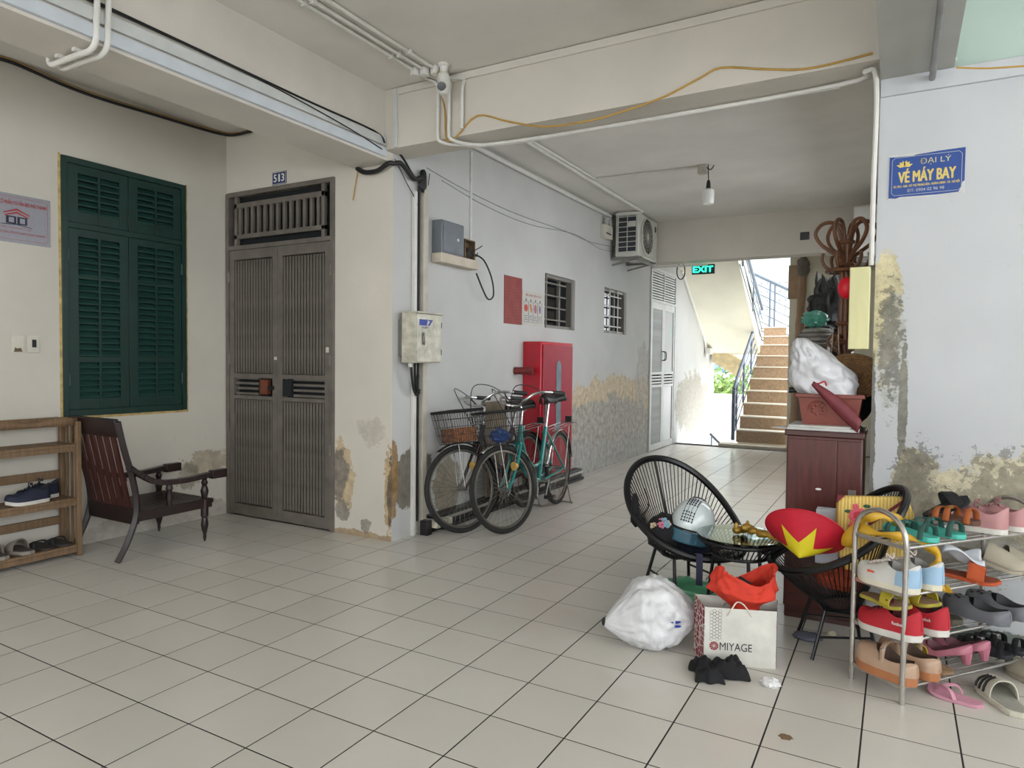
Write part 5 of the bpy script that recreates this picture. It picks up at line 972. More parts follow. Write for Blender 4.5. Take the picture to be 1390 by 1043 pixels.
# local ang 90 = toe points across to the left post side; -90 toe to the open right side
wk = sm('white_knit', (204, 202, 196)); pb = sm('pale_blue_heel', (150, 180, 204)); off = sm('cream_rubber', (212, 206, 186))
G = 'white and blue sneakers on the steel rack'
for k, (x, a) in enumerate(((.04, 92), (.165, 92))):
    o = shoe('sneaker', RK(x, -.03, 2, a), ['white knit sneaker with pale blue heel beside the end frame', 'white knit sneaker with pale blue heel behind its twin'][k], G, wk, off, sm('grey_lining', (150, 146, 142)), .26, .19, extra=sm('pale_lace', (214, 200, 190)))
    hf = lambda t: .09; part('heel_panel', upper_mb(.262, .19, .026, lambda t: .085, ell(.24, .22, .62), 0., .26, sc=1.04), pb, o, 'pale blue heel panel', ang=60); part('accent', MB().box(.15, .18, .050, .0625, .046, .058), sm('orange_accent', (222, 92, 50)), o)
red = sm('red_knit', (176, 28, 42)); G = 'red sneakers on the steel rack'
for k, (x, a, pt_) in enumerate(((.04, 90, 0), (.19, 92, 0))):
    o = shoe('sneaker', RK(x, -.045, 1, a, 4), ['red running sneaker with white sole beside the end frame', 'red running sneaker with white sole behind its twin'][k], G, red, wsole, sm('dark_red', (90, 20, 28)), .27, .195, th=.032)
    text('Reebok', wht, o, 0, 0, .045, .012, M=Matrix.Translation((.082, .0545, .056)) @ Matrix.Rotation(PI+.13, 4, 'Z') @ Matrix.Rotation(R(78), 4, 'X'), z=.002, bold=.01)
for k in range(2): shoe('slipper', RK(.06+.14*k, .245-.02*k, 1, -92, 0, 0, .098), ['yellow slipper lying over the red sneaker at the end frame', 'yellow slipper lying over the rear red sneaker'][k], 'yellow slippers on the red sneakers', sm('mustard', (182, 166, 50)), sm('mustard_sole', (170, 156, 60)), sm('tan_insole', (140, 112, 84)), .22, .19)
beige = sm('beige_patent', (178, 148, 124), .25); gum = sm('gum_sole', (170, 110, 70)); G = 'beige platform shoes on the steel rack'
for k, (x, a) in enumerate(((.04, 91), (.165, 91))): shoe('plat', RK(x, -.03, 0, a), ['glossy beige platform strap shoe beside the end frame', 'glossy beige platform strap shoe behind its twin'][k], G, beige, gum, sm('brown_lining', (92, 72, 60)), .26, .19)
gcl = sm('grey_clog', (104, 106, 112), .4); G = 'grey clogs on the steel rack'
for k, (x, a) in enumerate(((.53, 93), (.67, 91))): shoe('clog', RK(x, -.06, 1, a), ['dark grey holed foam clog next to the olive slide', 'dark grey holed foam clog at the wall end of the rack'][k], G, gcl, gcl, sm('dark_clog_inside', (52, 52, 56)), .27, .21)
bcl = sm('beige_foam', (164, 156, 138)); G = 'beige foam slides on the steel rack'
for k, (x, a, p) in enumerate(((.60, 62, -22), (.74, 40, -6))): shoe('slide', RK(x-.05, .20, 2, -a, 14, 0, .07 if k == 0 else .03), ['beige foam slide leaning next to the white cloth', 'beige foam slide at the wall end of the second tier'][k], G, bcl, bcl, sm('darker_beige', (126, 118, 102)), .26, .2)  # insoles in a darker beige than the foam
shoe('slipper', RK(.36, .18, 2, -60, 4, 0, .01), 'orange leather slipper under a white cloth on the second tier', None, sm('orange_leather', (176, 76, 34)), sm('orange_leather', (176, 76, 34)), sm('rust_insole', (130, 56, 30)), .26, .2)
solo('white_cloth', MB().grid(lambda u, v: (.16*u-.08, .1*v-.05, .02*math.sin(u*5+v*3)+.012*math.sin(v*9)), 14, 10), sm('silver_white', (196, 200, 206), .5), 'crumpled white cloth on the orange slipper', 'cloth', M=RK(.45, .10, 2, -40, 10, 0, .095)).modifiers.new('thick', 'SOLIDIFY').thickness = .004
pink = sm('pink_glitter', (178, 128, 128), .45); G = 'pink sneakers on top of the rack'
for k, (x, a) in enumerate(((.56, 106), (.69, 104))): shoe('sneaker', RK(x, -.02, 3, a), ['pink glitter sneaker next to the white tissue', 'pink glitter sneaker at the wall end of the top tier'][k], G, pink, wsole, sm('pink_lining', (150, 104, 106)), .24, .18)
tealr = sm('turquoise_foam', (70, 176, 160), .5); dgs = sm('dark_green_strap', (50, 90, 82)); G = 'turquoise sandals on top of the rack'
for k, (x, a) in enumerate(((.16, 88), (.32, 94))): shoe('sandal', RK(x, -.01, 3, a), ['turquoise soled sandal with green straps beside the end frame', 'turquoise soled sandal with green straps under the tan sandal'][k], G, dgs, tealr, dgs, .24, .18)
shoe('sandal', RK(.42, .0, 3, 100, 0, 0, .052), 'orange brown strap sandal resting on the turquoise sandals', None, sm('tan_leather', (166, 88, 40)), sm('brown_sole', (90, 56, 40)), gold, .2, .17)
shoe('slipper', RK(.36, .2, 3, -30, -26, 0, .04), 'black slipper standing tilted at the back of the top tier', None, blkc, blkc, dkl, .2, .19)
solo('white_tissue', MB().ball((0, 0, 0), (.045, .03, .035), 18, 12, fn=crumple(15, .35)), sm('tissue_white', (222, 222, 222)), 'white tissue ball beside the pink sneakers', 'tissue', M=RK(.47, .17, 3, 0, dz=.04))
dk2 = sm('dark_olive', (72, 68, 56)); shoe('slide', RK(.36, .02, 1, 93), 'dark olive slide between red sneakers and grey clogs', None, dk2, dk2, sm('olive_inside', (50, 48, 40)), .25, .2)
pkh = sm('dusty_pink', (182, 112, 128), .4); G = 'pink heeled mules on the steel rack'
for k, (x, a) in enumerate(((.44, 104), (.55, 102))): shoe('heel', RK(x, .03, 0, a), ['dusty pink heeled mule next to the tan soled slipper', 'dusty pink heeled mule next to the black sandals'][k], G, pkh, pkh, sm('mule_inside', (110, 70, 78)), .22, .18)
shoe('slipper', RK(.285, .0, 0, 92, 0, 0, .0), 'tan soled slipper with yellow edge on the lowest tier', None, sm('mustard', (182, 166, 50)), sm('tan_insole', (140, 112, 84)), sm('tan_insole', (140, 112, 84)), .24, .19)
G = 'black strap sandals on the steel rack'
for k, (x, a) in enumerate(((.655, 98), (.755, 96))): shoe('sandal', RK(x, -.0, 0, a), ['black strappy sandal next to the pink mules', 'black strappy sandal at the wall end of the lowest tier'][k], G, blkc, dkl, chrome, .22, .17)
yr = sm('yellow_satin', (206, 160, 40), .45)
def ribbon(P, wd, lab):
    Q = smoothpath(P, 6); mb = MB(); N = len(Q); L_ = []
    for i in range(N):
        d = (Q[min(N-1, i+1)]-Q[max(0, i-1)]).normalized(); sd = d.cross((CAM-Q[i]).normalized()+Vector((0, 0, .5*math.sin(i*.4)))).normalized(); w_ = wd*(.8+.3*math.sin(i*.55)); L_.append((Q[i]-sd*w_/2, Q[i]+sd*w_/2))
    mb.add([p for pr in L_ for p in pr], [(2*i, 2*i+1, 2*i+3, 2*i+2) for i in range(N-1)])
    solo('yellow_ribbon', mb, yr, lab, 'ribbon', M=Matrix.Identity(4)).modifiers.new('thick', 'SOLIDIFY').thickness = .004
ribbon([hit(1150, 742, 1, 3.24), hit(1156, 722, 1, 3.21), hit(1172, 703, 1, 3.18), hit(1192, 700, 1, 3.18), hit(1212, 704, 1, 3.2), hit(1222, 712, 1, 3.22)], .05, 'wide yellow satin ribbon draped inside the arched end frame')
ribbon([hit(1166, 716, 1, 3.17), hit(1185, 723, 1, 3.14), hit(1210, 727, 1, 3.10), hit(1236, 731, 1, 3.12), hit(1258, 740, 1, 3.14), hit(1273, 753, 1, 3.15), hit(1272, 768, 1, 3.15), hit(1264, 772, 1, 3.14), hit(1268, 785, 1, 3.13), hit(1282, 800, 1, 3.13), hit(1290, 799, 1, 3.13)], .036, 'long yellow satin ribbon trailing down over the white sneakers')
# loose shoes on the floor
wsl = sm('white_foam', (198, 194, 178), .55)
o = shoe('slide', Matrix.Translation(FL(1390, 978)) @ Matrix.Rotation(math.atan2(*(lambda d: (d.y, d.x))(FL(1318, 912)-FL(1390, 978))), 4, 'Z'), 'white foam slide with three black stripes on the floor', None, wsl, wsl, sm('grey_foam', (150, 148, 138)), .275, .21)
st = MB()
for k in range(3):
    t = .56+.10*k; hf = lambda t: .030+.045*max(0, min(1, (1.02-t)/.55)); P = []
    for v in (.15, .35, .55, .75, .92): s_ = math.sin(v*PI/2); P.append((.275*t-.01*v, s_*(foot_w(t, .21)+.004)+.012*math.sin(PI*t), .018+hf(t)*math.sqrt(max(0, 1-s_**2.6))+.004))
    st.tube(P, .0045, 6, flat=1.3)
part('stripes', st, blk, o, 'three black stripes')
shoe('slide', SM(FL(1392, 936)+Vector((.13, .0, 0)), 128), 'grey beige foam slide beside the wall', None, bcl, bcl, sm('darker_beige', (126, 118, 102)), .26, .2)
shoe('flip', SM(FL(1336, 962), 158), 'single pale pink insole shaped slipper on the floor by the rack', None, sm('pale_pink', (196, 140, 158)), sm('pale_pink', (196, 140, 158)), pink, .2, .16)
# ================================================================ cabinet and the things on it
cab_m = wood('mahogany_veneer', (92, 44, 38), (70, 32, 28), .3, (10, 10, 1.2)); cab_d = wood('mahogany_top', (80, 46, 40), (62, 34, 30), .3, (1.2, 10, 10))
cbt = thing('wooden_cabinet', 'reddish brown wooden cabinet standing in the corridor mouth', 'cabinet', (-.315, 3.95, 0))
part('body', MB().box(-.175, .175, -.19, .2, .06, .945), cab_m, cbt, bevel=.004); part('plinth', MB().box(-.17, .17, -.18, .19, 0, .06), cab_d, cbt); part('top', MB().box(-.185, .182, -.205, .205, .945, .975), cab_d, cbt, bevel=.005)
for x0, x1 in ((-.168, .058), (.064, .17)): d_ = part('door', MB().box(x0, x1, -.197, -.19, .08, .93), cab_m, cbt, bevel=.002)
part('keyhole', MB().box(.115, .15, -.2, -.197, .66, .69), gal, cbt, 'small metal keyhole'); part('paint_chip', MB().ball((-.02, -.198, .68), (.014, .002, .006), 10, 6), wht, cbt)
for k in range(2): part('lower_rail', MB().box(-.17, .17, -.2, -.197, .02+.1*k, .028+.1*k), cab_d, cbt)
pw = sm('newsprint', (196, 196, 192), .8)
solo('newspaper_stack', MB().box(-.49, -.16, 3.755, 4.05, .975, .99).box(-.485, -.20, 3.76, 4.03, .99, 1.0), pw, 'stack of folded newspapers on the cabinet top', 'paper', bevel=.002)
solo('paper_sheet', MB().prism([(-.575, 3.80), (-.47, 3.755), (-.44, 3.84), (-.54, 3.90)], .976, .978).prism([(-.56, 3.80), (-.46, 3.76), (-.44, 3.85), (-.53, 3.88)], .979, .981), sm('white_sheet', (214, 216, 220)), 'loose white sheets hanging over the cabinet edge', 'paper')
# planter
terra = sm('brown_plastic', (126, 62, 50), .45); pl = thing('planter_box', 'brown plastic planter box with embossed medallion on the cabinet', 'planter', (-.30, 3.92, 1.0))
pm = MB(); a, b_ = (.125, .09), (.15, .105)
pm.add([(-a[0], -a[1], 0), (a[0], -a[1], 0), (a[0], a[1], 0), (-a[0], a[1], 0), (-b_[0], -b_[1], .155), (b_[0], -b_[1], .155), (b_[0], b_[1], .155), (-b_[0], b_[1], .155), (-b_[0]+.01, -b_[1]+.01, .155), (b_[0]-.01, -b_[1]+.01, .155), (b_[0]-.01, b_[1]-.01, .155), (-b_[0]+.01, b_[1]-.01, .155), (-a[0]+.01, -a[1]+.01, .02), (a[0]-.01, -a[1]+.01, .02), (a[0]-.01, a[1]-.01, .02), (-a[0]+.01, a[1]-.01, .02)],
    [(0, 3, 2, 1), (0, 1, 5, 4), (1, 2, 6, 5), (2, 3, 7, 6), (3, 0, 4, 7), (4, 5, 9, 8), (5, 6, 10, 9), (6, 7, 11, 10), (7, 4, 8, 11), (8, 9, 13, 12), (9, 10, 14, 13), (10, 11, 15, 14), (11, 8, 12, 15), (12, 13, 14, 15)])
part('tub', pm, terra, pl); part('rim', MB().box(-.16, .16, -.115, -.10, .14, .16).box(-.16, .16, .10, .115, .14, .16).box(-.16, -.145, -.10, .10, .14, .16).box(.145, .16, -.10, .10, .14, .16), terra, pl, bevel=.003)
md = MB(); Mm = Matrix.Translation((-.055, -.098, .08)) @ Matrix.Rotation(R(100), 4, 'X')
md.tube([Mm @ Vector((.045*math.cos(2*PI*k/24), .042*math.sin(2*PI*k/24), 0)) for k in range(24)], .003, 5, closed=True)
for k in range(7): md.ball(Mm @ Vector((.026*math.cos(k*.9), .024*math.sin(k*.9), 0)), (.010, .004, .010), 8, 5)
part('medallion', md, terra, pl)
# white plastic bag standing in the planter
def pbag(u, v):
    a = 2*PI*v; t = u; n_ = noise.noise(Vector((math.cos(a)*1.5, math.sin(a)*1.5, t*3)))*.024+.03*abs(noise.noise(Vector((math.cos(a)*2.6, math.sin(a)*2.6, t*5+4))))+.014*abs(noise.noise(Vector((math.cos(a)*4, math.sin(a)*4, t*7))))
    rx = .15*(1-t**1.6)**.6*(.75+.35*math.sin(PI*min(1, t*1.3)))+.004; ry = .085*(1-t**2)**.6+.004; cx = -.15*t**1.1; return (cx+(rx+n_)*math.cos(a), (ry+n_)*math.sin(a), .31*t)
clr = mat('white_film', (216, 216, 220), .3, var=.05, scale=14, bump=.5, bscale=22); solo('white_plastic_bag', MB().grid(pbag, 50, 70), clr, 'white plastic bag bulging out of the planter box', 'bag', M=Matrix.Translation((-.30, 3.93, 1.14)), ang=180)
fold = MB(); Pm = [hit(1103, 521, 1, 3.77), hit(1120, 545, 1, 3.765), hit(1145, 566, 1, 3.76), hit(1166, 582, 1, 3.755)]
for a_, b2_ in zip(Pm, Pm[1:]): fold.bar(a_, b2_, .012, .045)
def fold_s(u, v):
    Q = Pm[0].lerp(Pm[3], u); wd = .010+.045*math.sin(PI*min(.75, u*.72)); return Q+Vector((.25*wd*(v-.2), -.004-.012*math.sin(v*PI), wd*(v-.35)*1.3))
umo = solo('folded_umbrella', MB().grid(fold_s, 16, 8), mat('maroon_nylon', (112, 40, 48), .55, var=.12, scale=20, bump=.3), 'folded maroon umbrella leaning on the planter box', 'umbrella', M=Matrix.Identity(4), ang=180); umo.modifiers.new('thick', 'SOLIDIFY').thickness = .006
q = Pm[0]; part('red_cord', MB().tube(smoothpath([q, q+Vector((.03, 0, .002)), q+Vector((.055, 0, .012)), q+Vector((.065, 0, -.01))], 4), .004, 6), sm('cord_red', (186, 30, 40)), umo, 'red cord loop')
q = hit(1079, 530, 1, 3.93); solo('black_rod', MB().tube([(q.x-.03, 3.93, q.z), (q.x+.05, 3.94, q.z+.003)], [.016, .011], 10), black_rub, 'short black rod sticking out beside the planter', 'rod')
# rattan coat stand
rat = mat('rattan_brown', (112, 72, 46), .45, var=.18, scale=12); cy_ = 4.42; c0 = hit(1147, 400, 1, cy_)
cs = thing('coat_stand', 'brown rattan coat stand with curled loops on top', 'coat stand', (c0.x, cy_, 0))
for k in range(4): a = k*PI/2+.4; part('pole', MB().tube([(.018*math.cos(a), .018*math.sin(a), .0), (.018*math.cos(a), .018*math.sin(a), 2.06)], .015, 10), rat, cs)
for k in range(6):
    a = k*PI/3+.2; ca, sa = math.cos(a), math.sin(a)
    part('loop', MB().tube(smoothpath([(ca*r_, sa*r_, z) for r_, z in ((.02, 1.90), (.05, 1.945), (.13, 2.01), (.165, 2.075), (.13, 2.13), (.07, 2.135), (.035, 2.08), (.022, 2.0))], 5), .011, 8), rat, cs)
    part('hook', MB().tube(smoothpath([(ca*r_, sa*r_, z) for r_, z in ((.02, 1.90), (.06, 1.865), (.10, 1.875), (.125, 1.92), (.12, 1.96))], 4), .010, 8), rat, cs)
    part('lower_loop', MB().tube(smoothpath([(ca*r_, sa*r_, z) for r_, z in ((.02, 1.38), (.06, 1.41), (.085, 1.45), (.06, 1.48), (.02, 1.47))], 4), .009, 8), rat, cs)
    part('foot', MB().tube(smoothpath([(ca*.03, sa*.03, .35), (ca*.10, sa*.10, .2), (ca*.2, sa*.2, .012)], 4), .013, 8), rat, cs)
for z, r_ in ((1.855, .10), (1.86, .075)): part('hoop', MB().tube(ring(r_, z, 32), .010, 8, closed=True), rat, cs)
for z in (2.02, 1.89, 1.55, 1.44): part('binding', MB().tube(ring(.037, z, 20), .012, 8, closed=True), rat, cs)
q = hit(1149, 391, 1, 4.2); solo('red_lantern', MB().ball(q, (.045, .04, .06), 20, 14), mat('bright_red_silk', (226, 16, 44), .4, var=.03), 'bright red round lantern hanging on the coat stand', 'lantern')
for k, (x0, x1) in enumerate(((1131, 1128), (1138, 1139))):
    a = hit(x0, 445, 1, 4.22); b2_ = hit(x1, 488, 1, 4.2); solo('cloth_strap', MB().bar(a, b2_, .012, .004), sm('cream_strap', (186, 172, 148)), ['cream strap slanting down from the rattan coat stand', 'cream strap hanging straight beside the rattan pole'][k], 'strap', 'cream straps on the coat stand')
# long pale yellow box on the pillar edge
solo('yellow_box', MB().box(-.218, -.128, 3.735, 3.80, 1.388, 1.788), mat('pale_yellow_card', (212, 208, 158), .6, var=.06, scale=4, stretch=(3, 3, .6)), 'long pale yellow box fixed at the edge of the sign wall', 'box', bevel=.004)
# straw basket and dark bag behind
q = hit(1165, 512, 1, 4.10)+Vector((-.035, 0, 0)); sb = MB()
for k in range(9): sb.tube([Vector((.02+.017*k)*0) if False else q+Vector(((.02+.017*k)*math.cos(a), -.02-.004*k*0+.05*(1-k/9), (.02+.017*k)*.75*math.sin(a))) for a in [2*PI*i/36 for i in range(36)]], .010, 6, closed=True)
solo('straw_hat', sb, mat('straw', (140, 104, 66), .8, var=.2, scale=50, bump=.4, bscale=60), 'round woven straw hat hanging behind the planter', 'hat', M=Matrix.Identity(4))
q = hit(1174, 545, 1, 4.2); solo('dark_bag', MB().ball((q.x-.04, 4.24, 1.14), (.085, .08, .15), 22, 14, fn=crumple(21, .1)), mat('navy_black_bag', (26, 28, 38), .8), 'dark navy bag standing behind the planter', 'bag')
q = hit(1152, 455, 1, 4.26); solo('maroon_strap', MB().tube(smoothpath([q, q+Vector((-.012, 0, -.06)), q+Vector((.0, 0, -.14))], 4), .010, 6, flat=.4), sm('maroon_cloth', (100, 24, 40)), 'maroon strap beside the pale yellow box', 'strap')
# driftwood carving on a dark stand
q = hit(1127, 430, 1, 5.2); q2 = hit(1130, 452, 1, 5.2)
dst = thing('side_table', 'dark side table carrying the driftwood carving', 'table', (q.x, 5.25, 0)); blw = mat('dark_stand', (40, 36, 34), .6)
part('top', MB().box(-.16, .16, -.17, .17, q2.z-.03, q2.z), blw, dst, bevel=.004); part('body', MB().box(-.14, .14, -.15, .15, .1, q2.z-.03), blw, dst)
for sx_ in (-1, 1):
    for sy_ in (-1, 1): part('leg', MB().box(sx_*.13-.02, sx_*.13+.02, sy_*.14-.02, sy_*.14+.02, 0, .12), blw, dst)
dwm = mat('black_driftwood', (44, 43, 44), .6, var=.3, scale=14, bump=.6, bscale=18); dm = MB(); rnd = random.Random(6); base = Vector((q.x, 5.25, q2.z))
dm.ball(base+Vector((0, 0, .17)), (.12, .08, .18), 30, 22, fn=lambda d: 1+.55*noise.noise(d*2.6+Vector((4, 1, 2)))+.3*noise.noise(d*6)); dm.ball(base+Vector((-.05, 0, .04)), (.10, .10, .045), 18, 10, fn=crumple(31, .3))
for k in range(14):
    a = rnd.uniform(0, 6.28); h0 = rnd.uniform(.05, .3); L_ = rnd.uniform(.08, .17); p0 = base+Vector((.05*math.cos(a), .03*math.sin(a), h0)); p1 = p0+Vector((.10*math.cos(a), .05*math.sin(a), L_*.4)); p2 = p1+Vector((rnd.uniform(-.04, .03), 0, L_*.6))
    dm.tube(smoothpath([p0, p1, p2], 5), [.028*(1-i/10.5)+.003 for i in range(11)], 7)
solo('driftwood_carving', dm, dwm, 'black gnarled driftwood carving on the dark side table', 'carving')
q = hit(1102, 441, 1, 4.80); tb_ = thing('cloth_pile', 'pile of grey white folded cloths beside the driftwood', 'cloth', (q.x, 4.85, 0)); clo = sm('grey_white_cloth', (150, 146, 140), .9)
part('crate', MB().box(-.07, .10, -.12, .12, 0, q.z-.14), sm('brown_carton', (96, 80, 66)), tb_, bevel=.004)
for k in range(4): part('fold', MB().ball((.01*k, 0, q.z-.125+.028*k), (.12-.008*k, .15, .024), 22, 10, fn=crumple(40+k, .12)), clo, tb_)
solo('teal_bag', MB().ball((q.x+.02, 4.80, q.z+.035), (.075, .06, .05), 24, 16, fn=crumple(51, .4)), mat('teal_film', (84, 160, 140), .3, var=.1, bump=.3), 'crumpled teal plastic bag on the cloth pile', 'bag')
# bamboo pole and brown card by the end wall
bp0 = hit(1091, 352, 1, YE-.12); bp1 = FL(1080, 609); bm_ = MB(); top_ = Vector((bp0.x, YE-.12, bp0.z)); bot = Vector((bp0.x-.09, YE-.2, 0))
bm_.tube([bot.lerp(top_, i/24) for i in range(25)], [.055 if i % 4 else .062 for i in range(25)], 10)
solo('bamboo_pole', bm_, sm('old_bamboo', (150, 122, 96), .7), 'old brown bamboo pole leaning at the end wall', 'pole')
q = hit(1082, 382, 1, YE); solo('brown_card', MB().box(q.x-.12, q.x+.12, YE-.012, YE, q.z-.26, q.z+.24), sm('card_brown', (168, 140, 112)), 'brown card sheet stuck on the end wall', 'card')
q = hit(1091, 354, 1, YE-.12); solo('grey_rag', MB().ball((q.x, YE-.15, q.z-.1), (.09, .06, .14), 18, 12, fn=crumple(61, .3)), sm('grey_rag', (112, 106, 98), .9), 'grey rag tied to the top of the bamboo pole', 'cloth')
# ================================================================ bags on the floor
def sack(L, W, H, seed, pinch):
    o_ = Vector((seed, seed*2, seed*3))
    def f(u, v):
        a = 2*PI*v; t = u; r_ = math.sin(PI*min(1, max(0, t)))**.55; d = Vector((math.cos(a), math.sin(a), t*2)); n_ = 1+.18*noise.noise(d*1.3+o_)+.20*abs(noise.noise(d*2.4+o_))+.12*abs(noise.noise(d*5+o_))+.05*abs(noise.noise(d*13+o_))
        z = H*.5*r_*math.sin(a)*n_*(1 if math.sin(a) > 0 else 1)+H*.5*.92
        pz = pinch(t); return (L*(t-.5), W*.5*r_*math.cos(a)*n_*pz, max(0.002, z*pz+H*.10*(1-pz)))
    return f
wb0 = FL(893, 893); film = mat('translucent_white_film', (214, 214, 216), .3, var=.07, scale=12, bump=.6, bscale=16)
e1 = FL(826, 880); e2 = FL(952, 880); ang = math.atan2((e2-e1).y, (e2-e1).x)
gbg = thing('white_garbage_bag', 'stuffed white plastic bag lying beside the paper bag', 'bag', M=Matrix.Translation((e1+e2)/2+Vector((-.04, .045, 0))) @ Matrix.Rotation(ang, 4, 'Z'))
part('film', MB().grid(sack(.44, .30, .30, 3, lambda t: .55+.45*min(1, t/.35)), 70, 84), film, gbg, ang=180); part('blue_print', MB().ball((.08, -.135, .15), (.028, .004, .008), 10, 6).ball((.09, -.135, .13), (.02, .004, .006), 10, 6), blup, gbg); part('knot', MB().ball((-.217, 0, .10), (.010, .014, .02), 12, 8), black_rub, gbg)
q = FL(925, 818); solo('green_plastic_bag', MB().ball((q.x+.05, q.y+.04, .055), (.19, .12, .07), 32, 18, fn=crumple(71, .22)), mat('green_film', (104, 182, 140), .35, var=.2, scale=6, bump=.4, bscale=18), 'pale green plastic bag behind the white bag', 'bag')
# paper carrier bag
b0_ = FL(955, 901); b1_ = FL(1053, 909); u_ = (b1_-b0_); u_.z = 0; PWd = u_.length; Mp = frame(b0_, u_, (0, 0, 1)); PHt = .25; PD = .13; FLR = .03
pbg = thing('paper_bag', 'white OMIYAGE paper carrier bag with dark red patterned sides', 'bag', M=Mp); pwh = sm('paper_white', (210, 208, 200), .7)
part('front', MB().box(0, PWd, 0, PHt, -.002, 0), pwh, pbg); part('back', MB().box(-FLR, PWd+FLR, 0, PHt+.01, -PD-.002, -PD), pwh, pbg); part('base', MB().box(0, PWd, 0, .003, -PD, -.002), pwh, pbg)
vm = bpy.data.materials.new('red_crackle'); t = NT(vm); tc = t.new('ShaderNodeTexCoord'); vo = t.new('ShaderNodeTexVoronoi'); vo.feature = 'DISTANCE_TO_EDGE'; vo.inputs['Scale'].default_value = 34; t.ln(tc.outputs['Object'], vo.inputs['Vector']); t.ln(t.mix(t.rng(vo.outputs['Distance'], .05, .09), lin((206, 196, 190)), lin((120, 24, 40))), t.b.inputs['Base Color']); t.b.inputs['Roughness'].default_value = .6
sd_ = lambda x, e: MB().add([(x, 0, 0), (x, PHt, 0), (x+e, PHt+.01, -PD), (x+e, 0, -PD), (x+.001, 0, 0), (x+.001, PHt, 0), (x+e+.001, PHt+.01, -PD), (x+e+.001, 0, -PD)], [(0, 1, 2, 3), (4, 7, 6, 5), (0, 4, 5, 1), (1, 5, 6, 2), (2, 6, 7, 3), (3, 7, 4, 0)])
part('side', sd_(0, -FLR), vm, pbg, 'dark red crackle patterned side'); part('side', sd_(PWd-.001, FLR), vm, pbg, 'dark red crackle patterned side')
ink2 = sm('black_ink', (34, 30, 32)); rdk = sm('red_ball_ink', (140, 34, 46)); hx_ = MB()
for i in range(4):
    for j in range(9):
        cx, cy2 = .03+.012*i, .112+.0145*j+(.008 if i % 2 else 0); P = [Vector((cx+.0075*math.cos(k*PI/3), cy2+.0075*math.sin(k*PI/3), .0008)) for k in range(6)]; hx_.tube(P, .0007, 3, closed=True)
part('hexagon_pattern', hx_, sm('pale_grey_ink', (150, 146, 142)), pbg); dot = MB().cyl((.042, .082, .0), (.042, .082, .001), .019, 24); part('round_emblem', dot, rdk, pbg, 'red ball emblem')
dl = MB()
for k in range(5): a = k*PI/5; dl.bar((.042-.018*math.cos(a), .082-.018*math.sin(a), .0013), (.042+.018*math.cos(a), .082+.018*math.sin(a), .0013), .0012, .0004)
part('emblem_lines', dl, pwh, pbg); text('MIYAGE', ink2, pbg, .066, .066, .135, .034, z=.0016, bold=0)
for z_ in (0.0, -PD): part('handle', MB().tube(smoothpath([(PWd*.32, PHt-.03, z_+.002), (PWd*.36, PHt+.0, z_+.02), (PWd*.45, PHt+.03, z_), (PWd*.55, PHt+.02, z_+.01), (PWd*.66, PHt-.03, z_+.002)], 4), .003, 6), sm('string_white', (214, 206, 194)), pbg)
cq = Mp @ Vector((PWd*.60, PHt+.01, -PD*.5)); 
def bloom(u, v):
    a = 2*PI*v; t = u; n_ = 1+.25*noise.noise(Vector((math.cos(a)*2, math.sin(a)*2, t*2)))+.22*abs(noise.noise(Vector((math.cos(a)*4, math.sin(a)*4, t*4+3))))+.10*abs(noise.noise(Vector((math.cos(a)*9, math.sin(a)*9, t*8+5)))); k_ = min(1, max(0, (t-.3)/.3)); r_ = (.035+.02*t+.045*k_*math.sin(PI*min(1, .25+t*.55)))*(1+(n_-1)*(.3+.7*k_)); return (r_*1.5*math.cos(a), (r_*.55+.02*k_)*math.sin(a), -.08+.21*t*(1+.18*k_*math.sin(a*2+1)))
solo('red_tissue_bag', MB().grid(bloom, 40, 72), mat('orange_red_fabric', (206, 56, 36), .8, var=.1, scale=10, bump=.4, bscale=26), 'orange red cloth bag bulging out of the paper bag', 'bag', M=Matrix.Translation(cq) @ Matrix.Rotation(ang, 4, 'Z'), ang=180).modifiers.new('thick', 'SOLIDIFY').thickness = .003
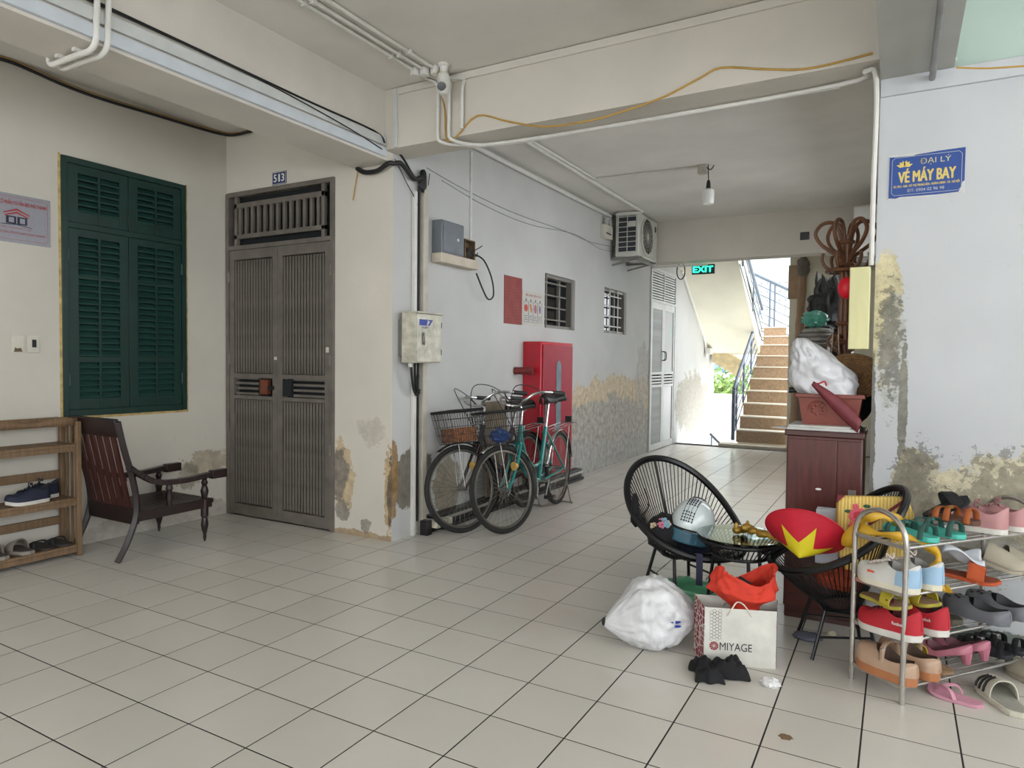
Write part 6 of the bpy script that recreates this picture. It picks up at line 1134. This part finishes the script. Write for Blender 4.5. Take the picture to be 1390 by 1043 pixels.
solo('black_wallet', MB().box(-.03, .03, -.01, .01, -.03, .05), blkc, 'black wallet sticking out of the orange red bag', 'wallet', M=Matrix.Translation(cq+Vector((-.015, -.05, .07))) @ Matrix.Rotation(.5, 4, 'Y') @ Matrix.Rotation(-.4, 4, 'X'), bevel=.006)
q = FL(971, 918); q.y -= .015; bc = MB()
def cloth(cx, cy, L_, W_, H_, ang_, sd):
    o_ = Vector((sd*3.3, sd, sd*2)); ca, sa = math.cos(ang_), math.sin(ang_)
    def f(u, v):
        x, y = (u-.5)*L_, (v-.5)*W_; e = max(0, 1-(2*u-1)**4)*max(0, 1-(2*v-1)**4); k = 1+.25*noise.noise(Vector((u*3, v*3, 0))+o_); z = .004+H_*e**.6*(.55+.5*abs(noise.noise(Vector((u*4.5, v*4.5, 1))+o_))+.4*noise.noise(Vector((u*2.5, v*2.5, 2))+o_)); return (cx+(x*ca-y*sa)*k, cy+(x*sa+y*ca)*k, max(.002, z))
    return f
bc.grid(cloth(q.x-.03, q.y+.01, .17, .11, .07, 1.9, 4), 26, 22).grid(cloth(q.x+.05, q.y+.05, .15, .10, .09, .3, 7), 26, 22).grid(cloth(q.x-.08, q.y+.04, .08, .07, .05, .1, 9), 18, 16)
solo('black_garment', bc, blkc, 'crumpled black garment on the floor before the paper bag', 'clothing', ang=180)
q = FL(1096, 868); solo('grey_rag', MB().ball((q.x, q.y, .014), (.065, .045, .018), 22, 12, fn=crumple(91, .2)), sm('slate_cloth', (96, 98, 112), .9), 'flat slate grey rag on the tiles beside the cabinet', 'cloth')
q = FL(1046, 931); solo('crumpled_tissue', MB().ball((q.x, q.y, .012), (.035, .03, .016), 20, 12, fn=crumple(93, .5)), sm('tissue_white', (222, 222, 222)), 'white crumpled tissue on the tiles before the paper bag', 'tissue')
q = FL(1128, 863); solo('paper_scrap', MB().ball((q.x, q.y, .010), (.024, .018, .012), 16, 10, fn=crumple(95, .4)), sm('cream_scrap', (214, 208, 182)), 'cream paper scrap on the tiles near the shoe rack', 'scrap')
q = FL(1066, 1001); solo('floor_stain', MB().ball((q.x, q.y, .0008), (.022, .02, .0012), 18, 6, fn=crumple(97, .5)), sm('brown_stain', (120, 96, 72), .9), 'small brown stain on a floor tile', 'stain')
